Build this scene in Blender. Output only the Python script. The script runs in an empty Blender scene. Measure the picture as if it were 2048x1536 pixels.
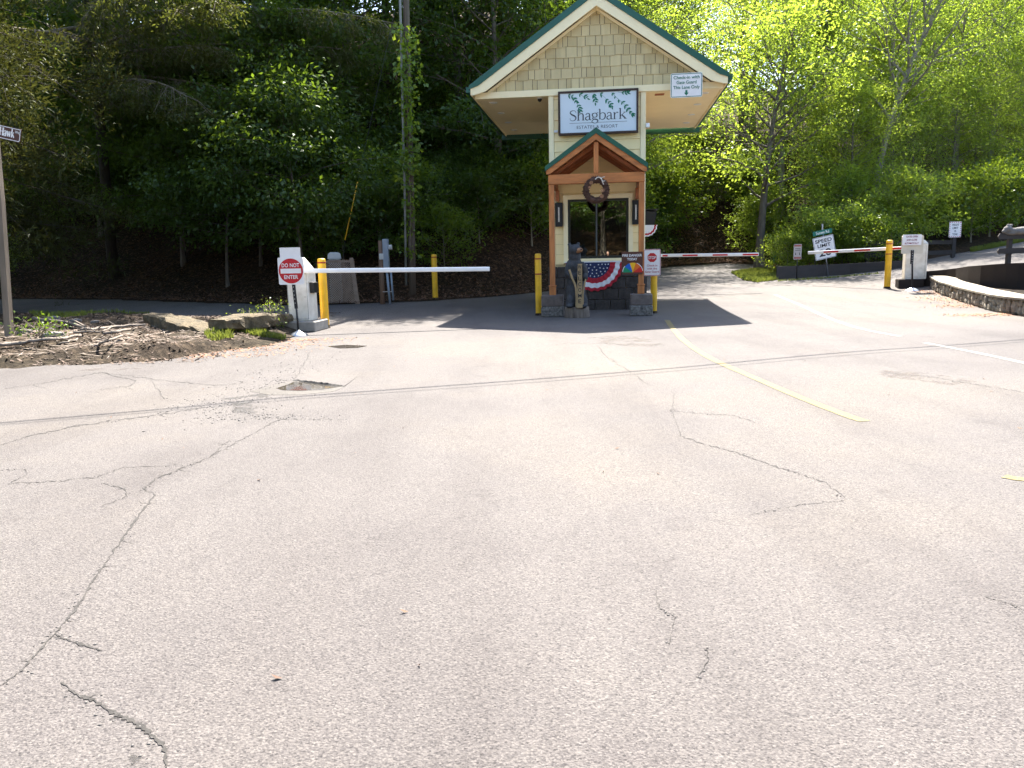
import bpy, math, random
import numpy as np
from mathutils import Vector, geometry
R_ = math.radians
scene = bpy.context.scene
col = scene.collection

# ------------------------------------------------------------------ camera, sky, sun, exposure
CAMZ = 1.6
FPX, PITCH, ROLL = 1550.0, R_(9.41), R_(1.25)       # focal length in pixels of a 2048 px wide frame
_r0 = Vector((1, 0, 0)); _u0 = Vector((0, math.sin(PITCH), math.cos(PITCH))); _f0 = Vector((0, math.cos(PITCH), -math.sin(PITCH)))
CRT = _r0 * math.cos(ROLL) - _u0 * math.sin(ROLL)
CUP = _u0 * math.cos(ROLL) + _r0 * math.sin(ROLL)
cam_d = bpy.data.cameras.new('camera')
cam_d.sensor_fit = 'HORIZONTAL'; cam_d.sensor_width = 36.0
cam_d.lens = 36.0 * FPX / 2048.0
cam_d.clip_start = 0.1; cam_d.clip_end = 1000.0
cam = bpy.data.objects.new('camera', cam_d); col.objects.link(cam)
from mathutils import Matrix
cam.matrix_world = Matrix(((CRT.x, CUP.x, -_f0.x, 0), (CRT.y, CUP.y, -_f0.y, 0), (CRT.z, CUP.z, -_f0.z, CAMZ), (0, 0, 0, 1)))
scene.camera = cam

SUN_EL, SUN_AZ = R_(54), R_(8.5)
world = bpy.data.worlds.new('World'); scene.world = world; world.use_nodes = True
wn = world.node_tree.nodes; wl = world.node_tree.links
for n in list(wn): wn.remove(n)
sky = wn.new('ShaderNodeTexSky'); sky.sky_type = 'NISHITA'; sky.sun_disc = False
sky.sun_elevation = SUN_EL; sky.sun_rotation = SUN_AZ; sky.air_density = 1.0; sky.dust_density = 1.5; sky.ozone_density = 1.0
bg = wn.new('ShaderNodeBackground'); bg.inputs['Strength'].default_value = 0.115
wo = wn.new('ShaderNodeOutputWorld')
wl.new(sky.outputs[0], bg.inputs['Color']); wl.new(bg.outputs[0], wo.inputs['Surface'])
sd = bpy.data.lights.new('sun', 'SUN'); sd.energy = 5.0; sd.angle = R_(0.53); sd.color = (1.0, 0.945, 0.86)
sun = bpy.data.objects.new('sun', sd); col.objects.link(sun); sun.location = (0, 0, 60)
SUNV = Vector((math.sin(SUN_AZ) * math.cos(SUN_EL), math.cos(SUN_AZ) * math.cos(SUN_EL), math.sin(SUN_EL)))
sun.rotation_euler = SUNV.to_track_quat('Z', 'Y').to_euler()
vs = scene.view_settings
vs.view_transform = 'Standard'; vs.look = 'None'; vs.exposure = 2.4; vs.gamma = 1.0; vs.use_curve_mapping = False
scene.render.engine = 'CYCLES'
cy = scene.cycles
cy.max_bounces = 6; cy.diffuse_bounces = 4; cy.glossy_bounces = 3; cy.transmission_bounces = 5; cy.transparent_max_bounces = 6
cy.use_adaptive_sampling = True; cy.adaptive_threshold = .02; cy.use_denoising = True; cy.sample_clamp_indirect = 6.0
try: cy.denoiser = 'OPENIMAGEDENOISE'
except Exception: pass

# ------------------------------------------------------------------ ground height, pixel helpers
TX = [-60, -30, -20, -15, -10, -6.7, -2.7, 0, 2, 4, 6.5, 9, 13, 16, 18, 21.6, 25.3, 32, 60]
TY = [36, 34, 32.5, 31, 28.5, 26.8, 27.6, 29, 31, 35, 41, 45.5, 48, 43, 36.3, 37.6, 40, 44, 55]
def sp(v, k=1.2): return np.logaddexp(0, np.asarray(v, float) * k) / k
def toe(x): return np.interp(x, TX, TY)
def Hroad(x, y):
    x = np.asarray(x, float); y = np.asarray(y, float)
    h = 0.035 * sp(y - 22.5, 0.8)
    k = np.interp(y, [10, 16, 24, 35], [0.0, .22, .25, .115])
    return h + k * sp(x - 14.3, 2.5)
def Hill(x, y):
    x = np.asarray(x, float); y = np.asarray(y, float)
    sl = np.interp(x, [-60, 0, 3, 6, 12, 18, 60], [.62, .62, .55, .5, .5, .3, .28])
    d = sp(y - toe(x) - 0.4, 1.5)
    h = sl * d
    return np.where(h > 16, 16 + (h - 16) * 0.45, h) + .45 * sp(-15 - y, 1.0)  # last term: unseen slope behind the camera, added to darken the window reflection
def H(x, y): return Hroad(x, y) + Hill(x, y)
def Hs(x, y): return float(H(x, y))
def ray(px, py): return _f0 * FPX + CRT * (px - 1024) + CUP * (768 - py)
def at(px, py, Y):
    d = ray(px, py); return Vector((0, 0, CAMZ)) + d * (Y / d.y)
def hit(px, py):
    d = ray(px, py); d = d / d.y
    if d.z < 0:
        Y0 = -CAMZ / d.z
        if Y0 < 17.5 and d.x * Y0 < 10: return Vector((d.x * Y0, Y0, Hs(d.x * Y0, Y0)))
    Y = 1.5; prev = Y
    while Y < 150:
        if CAMZ + d.z * Y < Hs(d.x * Y, Y): break
        prev = Y; Y *= 1.015
    a, b = prev, Y
    for _ in range(24):
        m = (a + b) / 2
        if CAMZ + d.z * m < Hs(d.x * m, m): b = m
        else: a = m
    return Vector((d.x * b, b, Hs(d.x * b, b)))

# ------------------------------------------------------------------ materials
def _new(name):
    m = bpy.data.materials.new(name); m.use_nodes = True
    nt = m.node_tree
    return m, nt, nt.nodes['Principled BSDF']
def ramp(nt, fac, stops):
    r = nt.nodes.new('ShaderNodeValToRGB')
    while len(r.color_ramp.elements) < len(stops): r.color_ramp.elements.new(0.5)
    for e, (p, c) in zip(r.color_ramp.elements, stops):
        e.position = p; e.color = (*c, 1) if len(c) == 3 else c
    nt.links.new(fac, r.inputs[0]); return r.outputs[0]
def noise(nt, scale, detail=4, rough=.55, vec=None, stretch=None, coord='Object'):
    tc = nt.nodes.new('ShaderNodeTexCoord')
    src = tc.outputs[coord]
    if stretch:
        mp = nt.nodes.new('ShaderNodeMapping'); mp.inputs['Scale'].default_value = stretch
        nt.links.new(src, mp.inputs[0]); src = mp.outputs[0]
    n = nt.nodes.new('ShaderNodeTexNoise'); n.inputs['Scale'].default_value = scale
    n.inputs['Detail'].default_value = detail; n.inputs['Roughness'].default_value = rough
    nt.links.new(src, n.inputs['Vector']); return n.outputs['Fac']
def bump(nt, b, h, strength=.4, dist=.02):
    bn = nt.nodes.new('ShaderNodeBump'); bn.inputs['Strength'].default_value = strength; bn.inputs['Distance'].default_value = dist
    nt.links.new(h, bn.inputs['Height']); nt.links.new(bn.outputs[0], b.inputs['Normal'])
def dk(c, f): return tuple(v * f for v in c)
def mat(name, c, rough=.6, var=.18, scale=6.0, bs=.0, bscale=None, metal=0.0, stretch=None, c2=None, spec=.4, detail=5, bd=.02):
    m, nt, b = _new(name)
    f = noise(nt, scale, detail, .6, stretch=stretch)
    lo = dk(c, 1 - var) if c2 is None else c2
    hi = dk(c, 1 + var * .6) if c2 is None else c
    nt.links.new(ramp(nt, f, [(.3, lo), (.7, hi)]), b.inputs['Base Color'])
    b.inputs['Roughness'].default_value = rough; b.inputs['Metallic'].default_value = metal
    b.inputs['Specular IOR Level'].default_value = spec
    if bs: bump(nt, b, noise(nt, bscale or scale * 3, 6, .65, stretch=stretch), bs, bd)
    return m
def leafmat(name, c1, c2, trans, tf=.45, gloss=.05):
    m = bpy.data.materials.new(name); m.use_nodes = True
    nt = m.node_tree; N = nt.nodes; L = nt.links
    for n in list(N): N.remove(n)
    out = N.new('ShaderNodeOutputMaterial')
    oi = N.new('ShaderNodeObjectInfo')
    f1 = noise(nt, 3.7, 2, .5); f2 = noise(nt, 0.55, 2, .5)
    ad = N.new('ShaderNodeMath'); ad.operation = 'ADD'; L.new(f1, ad.inputs[0]); L.new(f2, ad.inputs[1])
    ml = N.new('ShaderNodeMath'); ml.operation = 'MULTIPLY_ADD'; L.new(ad.outputs[0], ml.inputs[0]); ml.inputs[1].default_value = .5; ml.inputs[2].default_value = 0
    m2 = N.new('ShaderNodeMath'); m2.operation = 'MULTIPLY_ADD'; L.new(oi.outputs['Random'], m2.inputs[0]); m2.inputs[1].default_value = .22; m2.inputs[2].default_value = -.11
    a2 = N.new('ShaderNodeMath'); a2.operation = 'ADD'; L.new(ml.outputs[0], a2.inputs[0]); L.new(m2.outputs[0], a2.inputs[1])
    cd = ramp(nt, a2.outputs[0], [(.34, c1), (.66, c2)])
    ct = ramp(nt, a2.outputs[0], [(.34, dk(trans, .7)), (.66, trans)])
    di = N.new('ShaderNodeBsdfDiffuse'); L.new(cd, di.inputs[0])
    tr = N.new('ShaderNodeBsdfTranslucent'); L.new(ct, tr.inputs[0])
    mx = N.new('ShaderNodeMixShader'); mx.inputs[0].default_value = tf; L.new(di.outputs[0], mx.inputs[1]); L.new(tr.outputs[0], mx.inputs[2])
    gl = N.new('ShaderNodeBsdfGlossy'); gl.inputs['Roughness'].default_value = .38; gl.inputs['Color'].default_value = (.9, .95, .9, 1)
    mg = N.new('ShaderNodeMixShader'); mg.inputs[0].default_value = gloss; L.new(mx.outputs[0], mg.inputs[1]); L.new(gl.outputs[0], mg.inputs[2])
    L.new(mg.outputs[0], out.inputs['Surface']); return m

def mixc(nt, a, b, fac=1.0, mode='MULTIPLY'):
    m = nt.nodes.new('ShaderNodeMix'); m.data_type = 'RGBA'; m.blend_type = mode
    if hasattr(fac, 'links') or not isinstance(fac, (int, float)): nt.links.new(fac, m.inputs[0])
    else: m.inputs[0].default_value = fac
    nt.links.new(a, m.inputs[6]); nt.links.new(b, m.inputs[7]); return m.outputs[2]
def asphalt_mat():
    m, nt, b = _new('weathered_asphalt')
    L = nt.links; N = nt.nodes
    tc = N.new('ShaderNodeTexCoord')
    v = N.new('ShaderNodeTexVoronoi'); v.inputs['Scale'].default_value = 125; L.new(tc.outputs['Object'], v.inputs['Vector'])
    sep = N.new('ShaderNodeSeparateColor'); L.new(v.outputs['Color'], sep.inputs[0])
    c = ramp(nt, sep.outputs[0], [(0.0, (.050, .046, .0445)), (.18, (.083, .0765, .0725)), (.6, (.101, .093, .087)), (1.0, (.136, .126, .116))])
    fine = noise(nt, 75, 4, .7)
    c = mixc(nt, c, ramp(nt, fine, [(.33, (.60, .58, .58)), (.5, (.97, .96, .96)), (.75, (1.1, 1.09, 1.08))]), .8)
    # broad worn patches, tyre-polished lanes, blotchy stains
    c = mixc(nt, c, ramp(nt, noise(nt, .13, 6, .62), [(.30, (.72, .70, .72)), (.48, (.98, .965, .97)), (.68, (1.24, 1.18, 1.06))]))
    c = mixc(nt, c, ramp(nt, noise(nt, .55, 5, .6, stretch=(1.6, .35, 1)), [(.34, (.72, .70, .70)), (.52, (1, 1, 1)), (.8, (1.10, 1.08, 1.04))]), .55)
    c = mixc(nt, c, ramp(nt, noise(nt, 1.7, 8, .75), [(.27, (.62, .59, .58)), (.40, (.97, .96, .95)), (.8, (1.03, 1.02, 1.0))]), .8)
    c = mixc(nt, c, ramp(nt, noise(nt, 5.0, 3, .6), [(.20, (.45, .42, .40)), (.27, (1, 1, 1)), (1, (1, 1, 1))]), .7)
    L.new(c, b.inputs['Base Color'])
    b.inputs['Roughness'].default_value = .88; b.inputs['Specular IOR Level'].default_value = .25
    vd = N.new('ShaderNodeTexVoronoi'); vd.inputs['Scale'].default_value = 95; L.new(tc.outputs['Object'], vd.inputs['Vector'])
    ad = N.new('ShaderNodeMath'); ad.operation = 'SUBTRACT'; L.new(fine, ad.inputs[0]); L.new(vd.outputs['Distance'], ad.inputs[1])
    bump(nt, b, ad.outputs[0], .5, .010)
    return m
def paint_mat(name, c):
    m, nt, b = _new(name)
    worn = ramp(nt, noise(nt, 42, 6, .7), [(.40, (.085, .078, .073)), (.47, dk(c, .8)), (.62, c)])
    thin = ramp(nt, noise(nt, 2.2, 6, .7), [(.3, (.78, .76, .74)), (.6, (1, 1, 1))])
    nt.links.new(mixc(nt, worn, thin), b.inputs['Base Color'])
    b.inputs['Roughness'].default_value = .85; bump(nt, b, noise(nt, 75, 4, .7), .4, .008); return m

def litter_mat(name='leaf_litter_soil', a=(.028, .018, .011), b_=(.10, .058, .032)):
    m, nt, b = _new(name)
    f = noise(nt, 7, 8, .75); g = noise(nt, .35, 4, .6)
    c1 = ramp(nt, f, [(.3, dk(a, .6)), (.5, a), (.62, b_), (.8, dk(b_, 1.5))])
    c2 = ramp(nt, g, [(.35, (.65, .7, .6)), (.65, (1.1, 1.0, .9))])
    mm = nt.nodes.new('ShaderNodeMix'); mm.data_type = 'RGBA'; mm.blend_type = 'MULTIPLY'; mm.inputs[0].default_value = 1
    nt.links.new(c1, mm.inputs[6]); nt.links.new(c2, mm.inputs[7]); nt.links.new(mm.outputs[2], b.inputs['Base Color'])
    b.inputs['Roughness'].default_value = .95; b.inputs['Specular IOR Level'].default_value = .1
    bump(nt, b, noise(nt, 14, 8, .7), .9, .06); return m

def grit_mat(name, c, lo, hi, sc):
    m, nt, b = _new(name)
    nt.links.new(ramp(nt, noise(nt, 60, 5, .7), [(.3, dk(c, .5)), (.7, dk(c, 1.3))]), b.inputs['Base Color']); b.inputs['Roughness'].default_value = .9
    bump(nt, b, noise(nt, 90, 4, .7), .6, .012)
    t = nt.nodes.new('ShaderNodeBsdfTransparent'); x = nt.nodes.new('ShaderNodeMixShader')
    at_ = nt.nodes.new('ShaderNodeAttribute'); at_.attribute_name = 'fall'
    mm = nt.nodes.new('ShaderNodeMath'); mm.operation = 'MULTIPLY_ADD'; nt.links.new(at_.outputs['Fac'], mm.inputs[0]); mm.inputs[1].default_value = .45; mm.inputs[2].default_value = -.45
    aa = nt.nodes.new('ShaderNodeMath'); aa.operation = 'ADD'; nt.links.new(noise(nt, sc, 9, .72), aa.inputs[0]); nt.links.new(mm.outputs[0], aa.inputs[1])
    f = ramp(nt, aa.outputs[0], [(lo, (0, 0, 0)), (hi, (1, 1, 1))])
    nt.links.new(f, x.inputs[0]); nt.links.new(t.outputs[0], x.inputs[1]); nt.links.new(b.outputs[0], x.inputs[2])
    nt.links.new(x.outputs[0], nt.nodes['Material Output'].inputs['Surface']); return m
M = {}
M['grit'] = grit_mat('ravelled_asphalt_grit', (.05, .045, .041), .47, .60, 3.5)
M['silt'] = grit_mat('washed_out_silt', (.11, .09, .075), .46, .64, 2.2)
M['asphalt'] = asphalt_mat()
M['litter'] = litter_mat()
M['dirt'] = litter_mat('bare_dirt', (.038, .029, .022), (.10, .076, .057))
M['cream'] = mat('cream_paint', (.90, .70, .35), .55, .06, 2.5, .08, 60)
M['creamtrim'] = mat('cream_trim_paint', (.91, .765, .46), .5, .05, 2.0)
M['soffit'] = mat('soffit_panel', (.93, .77, .48), .6, .05, 1.2)
M['green'] = mat('green_metal_roof', (.012, .085, .052), .38, .15, 3.0, spec=.5)
M['cedar'] = mat('stained_cedar', (.46, .165, .045), .55, .35, 9, .25, 30, stretch=(1, 1, .18))
M['cedarh'] = mat('stained_cedar_beam', (.46, .165, .045), .55, .35, 9, .25, 30, stretch=(.18, 1, 1))
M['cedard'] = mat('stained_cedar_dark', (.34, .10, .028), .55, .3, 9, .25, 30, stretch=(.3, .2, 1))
M['block'] = mat('dark_split_block', (.062, .050, .042), .9, .4, 7, .9, 26, bd=.05)
M['pier'] = mat('brown_split_block', (.16, .125, .105), .9, .3, 8, .9, 26, bd=.05)
M['pierlow'] = mat('mottled_split_block', (.19, .17, .145), .9, .75, 16, .9, 26, bd=.05)
M['bronze'] = mat('dark_bronze_frame', (.022, .024, .018), .4, .1, 3)
M['blackm'] = mat('black_metal', (.012, .012, .013), .45, .2, 5)
M['white'] = mat('white_paint', (.78, .77, .74), .45, .08, 4, spec=.5)
M['dirtywhite'] = mat('weathered_white_paint', (.72, .70, .64), .5, .16, 3.2, c2=(.46, .42, .35), detail=8)
M['signwhite'] = mat('sign_white', (.80, .76, .72), .45, .06, 3)
M['signpale'] = mat('sign_panel_pale', (.62, .68, .70), .4, .05, 1.5)
M['ink'] = mat('black_lettering', (.02, .02, .022), .5, .1, 4)
M['inkdark'] = mat('charcoal_lettering', (.045, .05, .055), .5, .1, 4)
M['inkgreen'] = mat('green_lettering', (.015, .16, .085), .5, .1, 4)
M['inkred'] = mat('red_lettering', (.42, .012, .016), .5, .1, 4)
M['inkmaroon'] = mat('maroon_lettering', (.22, .02, .05), .5, .1, 4)
M['red'] = mat('sign_red', (.50, .010, .016), .45, .1, 3)
M['signbrown'] = mat('sign_brown', (.085, .028, .016), .5, .15, 4)
M['framebrown'] = mat('sign_frame_brown', (.045, .022, .014), .5, .15, 4)
M['streetgreen'] = mat('street_sign_green', (.008, .15, .095), .45, .1, 4)
M['yellow'] = mat('bollard_yellow', (.80, .44, .008), .45, .08, 4, c2=(.58, .31, .012), spec=.45, detail=8)
M['bandred'] = mat('bollard_band_red', (.28, .03, .01), .5, .1, 4)
M['concrete'] = mat('concrete', (.27, .25, .22), .9, .3, 5, .5, 40)
M['galv'] = mat('galvanized_steel', (.36, .375, .39), .38, .2, 5, metal=.85)
M['greybox'] = mat('grey_enclosure', (.20, .235, .27), .45, .12, 3)
M['greypvc'] = mat('grey_conduit', (.42, .42, .40), .5, .12, 3)
M['postwood'] = mat('weathered_wood', (.20, .155, .11), .8, .35, 7, .4, 30, stretch=(1, 1, .12))
M['polewood'] = mat('pole_wood', (.115, .085, .06), .85, .35, 6, .5, 30, stretch=(1, 1, .08))
M['darkwood'] = mat('dark_brown_timber', (.042, .034, .029), .8, .25, 5, .3, 25, stretch=(.25, .25, 1))
M['brownwall'] = mat('dark_brown_wall', (.030, .0235, .020), .9, .14, 1.5, .25, 20, spec=.1)
M['lattice'] = mat('lattice_wood', (.22, .155, .11), .8, .25, 6, .2, 30)
M['bark'] = mat('grey_bark', (.13, .105, .08), .9, .45, 9, .8, 22, stretch=(1, 1, .25), bd=.05)
M['barklight'] = mat('pale_bark', (.23, .20, .15), .9, .4, 9, .6, 22, stretch=(1, 1, .25), bd=.04)
M['twig'] = mat('grey_twigs', (.20, .165, .115), .9, .3, 6)
M['branch'] = mat('dead_branch_wood', (.20, .16, .125), .85, .4, 8, .5, 30)
M['slab'] = mat('mossy_rock_slab', (.155, .115, .062), .9, .55, 5, 1.0, 12, bd=.08, c2=(.045, .037, .022))
M['rock'] = mat('grey_rock', (.17, .155, .14), .9, .4, 4, .8, 14, bd=.05)
M['wallstone'] = mat('brown_fieldstone', (.235, .20, .15), .9, .5, 6, 1.0, 16, bd=.06)
M['capstone'] = mat('pale_cap_stone', (.225, .19, .14), .85, .2, 5, .5, 30)
M['bear'] = mat('charred_black_bear', (.042, .042, .044), .7, .45, 10, .9, 28, bd=.03)
M['muzzle'] = mat('tan_carved_wood', (.33, .16, .075), .7, .25, 9, .4, 30)
M['welcome'] = mat('tan_carved_board', (.34, .23, .11), .7, .35, 7, .4, 30, stretch=(1, 1, .2))
M['stump'] = mat('bark_stump', (.20, .155, .12), .9, .6, 9, 1.0, 16, stretch=(1, 1, .15), bd=.06)
M['cone'] = mat('pine_cone', (.085, .04, .024), .8, .5, 14)
M['antler'] = mat('bone_antler', (.66, .60, .50), .5, .15, 8)
M['flagblue'] = mat('bunting_blue', (.018, .028, .085), .8, .15, 5)
M['flagred'] = mat('bunting_red', (.42, .015, .028), .8, .15, 5)
M['flagwhite'] = mat('bunting_white', (.72, .70, .69), .8, .08, 5)
M['gg'] = mat('gauge_green', (.0, .21, .085), .5, .05, 3)
M['gb'] = mat('gauge_blue', (.005, .10, .42), .5, .05, 3)
M['gy'] = mat('gauge_yellow', (.80, .42, .008), .5, .05, 3)
M['go'] = mat('gauge_orange', (.66, .13, .01), .5, .05, 3)
M['gr'] = mat('gauge_red', (.55, .02, .012), .5, .05, 3)
M['lineyellow'] = paint_mat('road_line_yellow', (.172, .130, .034))
M['linewhite'] = paint_mat('road_line_white', (.215, .206, .19))
M['crack'] = mat('crack_dark_asphalt', (.042, .038, .034), .95, .4, 20, .5, 40)  # darker asphalt tone for cracks and the broken lip
M['gravel'] = mat('loose_gravel', (.125, .114, .104), .9, .6, 12)
M['wet'] = mat('wet_mud', (.045, .037, .030), .5, .3, 5, .3, 20)
M['curtain'] = mat('curtain_cloth', (.45, .43, .36), .9, .1, 4)
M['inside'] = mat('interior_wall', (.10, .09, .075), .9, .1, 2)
M['cable'] = mat('cable_black', (.015, .015, .015), .6, .1, 2)
M['skin'] = mat('skin', (.48, .27, .19), .6, .1, 5)
M['cloth'] = mat('pale_top', (.62, .56, .55), .8, .1, 8)
M['jeans'] = mat('dark_jeans', (.05, .06, .10), .8, .1, 8)
M['hair'] = mat('dark_hair', (.03, .02, .015), .6, .2, 20)
M['leafbrown'] = mat('dry_leaves', (.17, .085, .04), .8, .6, 1.7, c2=(.065, .034, .02))
M['leaforange'] = mat('dry_orange_leaves', (.25, .115, .05), .8, .4, 1.7, c2=(.14, .066, .032))
M['leafD'] = leafmat('shaded_woodland_leaf', (.030, .058, .011), (.070, .108, .017), (.17, .26, .018), .38, .02)  # left slope's shade partly put into this darker leaf colour
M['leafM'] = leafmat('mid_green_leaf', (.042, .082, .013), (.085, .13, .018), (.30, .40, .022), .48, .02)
M['leafB'] = leafmat('sunlit_spring_leaf', (.068, .118, .022), (.125, .162, .028), (.43, .56, .055), .58, .02)  # sunlight on the right-hand trees partly put into this lighter leaf colour
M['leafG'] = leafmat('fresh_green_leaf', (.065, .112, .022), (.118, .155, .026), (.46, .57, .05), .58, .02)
M['needleD'] = leafmat('dark_cedar_spray', (.026, .032, .010), (.055, .061, .018), (.10, .105, .018), .2, .01)
M['needleH'] = leafmat('hemlock_spray', (.05, .066, .022), (.10, .112, .034), (.22, .25, .035), .36, .015)
M['ivy'] = leafmat('vine_leaf', (.065, .13, .016), (.125, .19, .022), (.36, .46, .025), .42, .03)
M['grass'] = leafmat('grass_blades', (.075, .10, .018), (.14, .16, .035), (.26, .30, .045), .35, .01)
def glass_mat():
    m = bpy.data.materials.new('window_glass'); m.use_nodes = True
    nt = m.node_tree; N = nt.nodes; L = nt.links
    for n in list(N): N.remove(n)
    o = N.new('ShaderNodeOutputMaterial'); t = N.new('ShaderNodeBsdfTransparent'); t.inputs[0].default_value = (.5, .53, .48, 1)
    g = N.new('ShaderNodeBsdfGlossy'); g.inputs['Roughness'].default_value = .01; g.inputs['Color'].default_value = (.9, .95, .92, 1)
    x = N.new('ShaderNodeMixShader'); x.inputs[0].default_value = .2
    L.new(t.outputs[0], x.inputs[1]); L.new(g.outputs[0], x.inputs[2]); L.new(x.outputs[0], o.inputs['Surface']); return m
M['glass'] = glass_mat()
def water_mat():
    m, nt, b = _new('puddle_water')
    b.inputs['Base Color'].default_value = (.06, .052, .042, 1); b.inputs['Roughness'].default_value = .04
    b.inputs['Specular IOR Level'].default_value = .6
    bump(nt, b, noise(nt, 9, 2), .03, .01); return m
M['water'] = water_mat()

# ------------------------------------------------------------------ mesh builder
class MB:
    def __init__(s): s.v = []; s.f = []; s.mi = []; s.cur = 0; s.sm = []
    def add(s, vs, fs, smooth=False):
        o = len(s.v); s.v += [tuple(p) for p in vs]
        for f in fs: s.f.append(tuple(i + o for i in f)); s.mi.append(s.cur); s.sm.append(smooth)
        return s
    def box(s, x0, x1, y0, y1, z0, z1):
        return s.add([(x0, y0, z0), (x1, y0, z0), (x1, y1, z0), (x0, y1, z0), (x0, y0, z1), (x1, y0, z1), (x1, y1, z1), (x0, y1, z1)],
                     [(0, 3, 2, 1), (4, 5, 6, 7), (0, 1, 5, 4), (1, 2, 6, 5), (2, 3, 7, 6), (3, 0, 4, 7)])
    def bbox(s, x0, x1, y0, y1, z0, z1, b=.01):
        # box with chamfered vertical and horizontal edges
        vs = []; 
        for zz, ins in ((z0, b), (z0 + b, 0), (z1 - b, 0), (z1, b)):
            xa, xb, ya, yb = x0 + ins, x1 - ins, y0 + ins, y1 - ins
            c = b if ins == 0 else b * .5
            vs += [(xa + c, ya, zz), (xb - c, ya, zz), (xb, ya + c, zz), (xb, yb - c, zz), (xb - c, yb, zz), (xa + c, yb, zz), (xa, yb - c, zz), (xa, ya + c, zz)]
        fs = [tuple(range(7, -1, -1)), tuple(range(24, 32))]
        for k in range(3):
            for i in range(8):
                j = (i + 1) % 8; fs.append((k * 8 + i, k * 8 + j, k * 8 + 8 + j, k * 8 + 8 + i))
        return s.add(vs, fs)
    def tube(s, pts, rad, n=8, caps=True, smooth=True):
        pts = [Vector(p) for p in pts]
        if not hasattr(rad, '__len__'): rad = [rad] * len(pts)
        vs = []; t0 = None; prev = None
        for i, p in enumerate(pts):
            t = (pts[min(i + 1, len(pts) - 1)] - pts[max(i - 1, 0)])
            t = t.normalized() if t.length > 1e-9 else Vector((0, 0, 1))
            if prev is None:
                a = Vector((0, 0, 1)) if abs(t.z) < .9 else Vector((1, 0, 0))
                u = t.cross(a).normalized()
            else:
                u = (prev - t * prev.dot(t))
                u = u.normalized() if u.length > 1e-6 else t.orthogonal().normalized()
            prev = u; w = t.cross(u)
            for k in range(n):
                a = 2 * math.pi * k / n
                vs.append(p + (u * math.cos(a) + w * math.sin(a)) * rad[i])
        fs = []
        for i in range(len(pts) - 1):
            for k in range(n):
                k2 = (k + 1) % n; fs.append((i * n + k, i * n + k2, (i + 1) * n + k2, (i + 1) * n + k))
        o = len(s.f)
        s.add(vs, fs, smooth)
        if caps:
            m = len(s.v) - len(vs)
            s.f.append(tuple(m + k for k in range(n - 1, -1, -1))); s.mi.append(s.cur); s.sm.append(False)
            e = m + (len(pts) - 1) * n
            s.f.append(tuple(e + k for k in range(n))); s.mi.append(s.cur); s.sm.append(False)
        return s
    def prism(s, poly, y0, y1):
        """polygon in local x,z (counter-clockwise seen from the front, -y), extruded from y0 (front) to y1"""
        n = len(poly)
        vs = [(x, y0, z) for x, z in poly] + [(x, y1, z) for x, z in poly]
        fs = [tuple(range(n)), tuple(range(2 * n - 1, n - 1, -1))]
        for i in range(n):
            j = (i + 1) % n; fs.append((j, i, n + i, n + j))
        return s.add(vs, fs)
    def lathe(s, prof, n=20, c=(0, 0, 0), smooth=True):
        vs = []; fs = []
        for r, z in prof:
            for k in range(n):
                a = 2 * math.pi * k / n; vs.append((c[0] + r * math.cos(a), c[1] + r * math.sin(a), c[2] + z))
        for i in range(len(prof) - 1):
            for k in range(n):
                k2 = (k + 1) % n; fs.append((i * n + k, i * n + k2, (i + 1) * n + k2, (i + 1) * n + k))
        return s.add(vs, fs, smooth)
    def ell(s, c, r, n=12, m=8, rot=None):
        vs = []; fs = []
        for i in range(m + 1):
            th = math.pi * i / m
            for k in range(n):
                a = 2 * math.pi * k / n
                v = Vector((r[0] * math.sin(th) * math.cos(a), r[1] * math.sin(th) * math.sin(a), r[2] * math.cos(th)))
                if rot: v = rot @ v
                vs.append(v + Vector(c))
        for i in range(m):
            for k in range(n):
                k2 = (k + 1) % n; fs.append((i * n + k, (i + 1) * n + k, (i + 1) * n + k2, i * n + k2))
        return s.add(vs, fs, True)
    def mesh(s, name):
        me = bpy.data.meshes.new(name); me.from_pydata(s.v, [], s.f)
        me.polygons.foreach_set('material_index', s.mi)
        me.polygons.foreach_set('use_smooth', s.sm)
        me.update(); return me
    def build(s, name, mats, parent=None):
        return obj(name, s.mesh(name), mats, parent)

def obj(name, me, mats=None, parent=None, loc=None):
    o = bpy.data.objects.new(name, me); col.objects.link(o)
    if mats is not None and me is not None:
        for m in (mats if isinstance(mats, (list, tuple)) else [mats]): me.materials.append(M[m] if isinstance(m, str) else m)
    if parent: o.parent = parent
    if loc is not None: o.location = loc
    return o
def tag(o, label=None, cat=None, group=None, kind=None):
    if label: o['label'] = label
    if cat: o['category'] = cat
    if group: o['group'] = group
    if kind: o['kind'] = kind
    return o
def thing(name, label, cat, loc=(0, 0, 0), rz=0.0, group=None):
    o = bpy.data.objects.new(name, None); col.objects.link(o); o.empty_display_size = .2
    o.location = loc; o.rotation_euler = (0, 0, rz)
    return tag(o, label, cat, group)
def npmesh(name, V, F, smooth=False):
    me = bpy.data.meshes.new(name)
    V = np.asarray(V, np.float32); F = np.asarray(F, np.int32)
    k = F.shape[1]
    me.vertices.add(len(V)); me.vertices.foreach_set('co', V.ravel())
    me.loops.add(F.size); me.loops.foreach_set('vertex_index', F.ravel())
    me.polygons.add(len(F)); me.polygons.foreach_set('loop_start', np.arange(0, F.size, k, dtype=np.int32))
    try: me.polygons.foreach_set('loop_total', np.full(len(F), k, np.int32))
    except Exception: pass
    if smooth: me.polygons.foreach_set('use_smooth', np.ones(len(F), bool))
    me.update(calc_edges=True); return me
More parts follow.
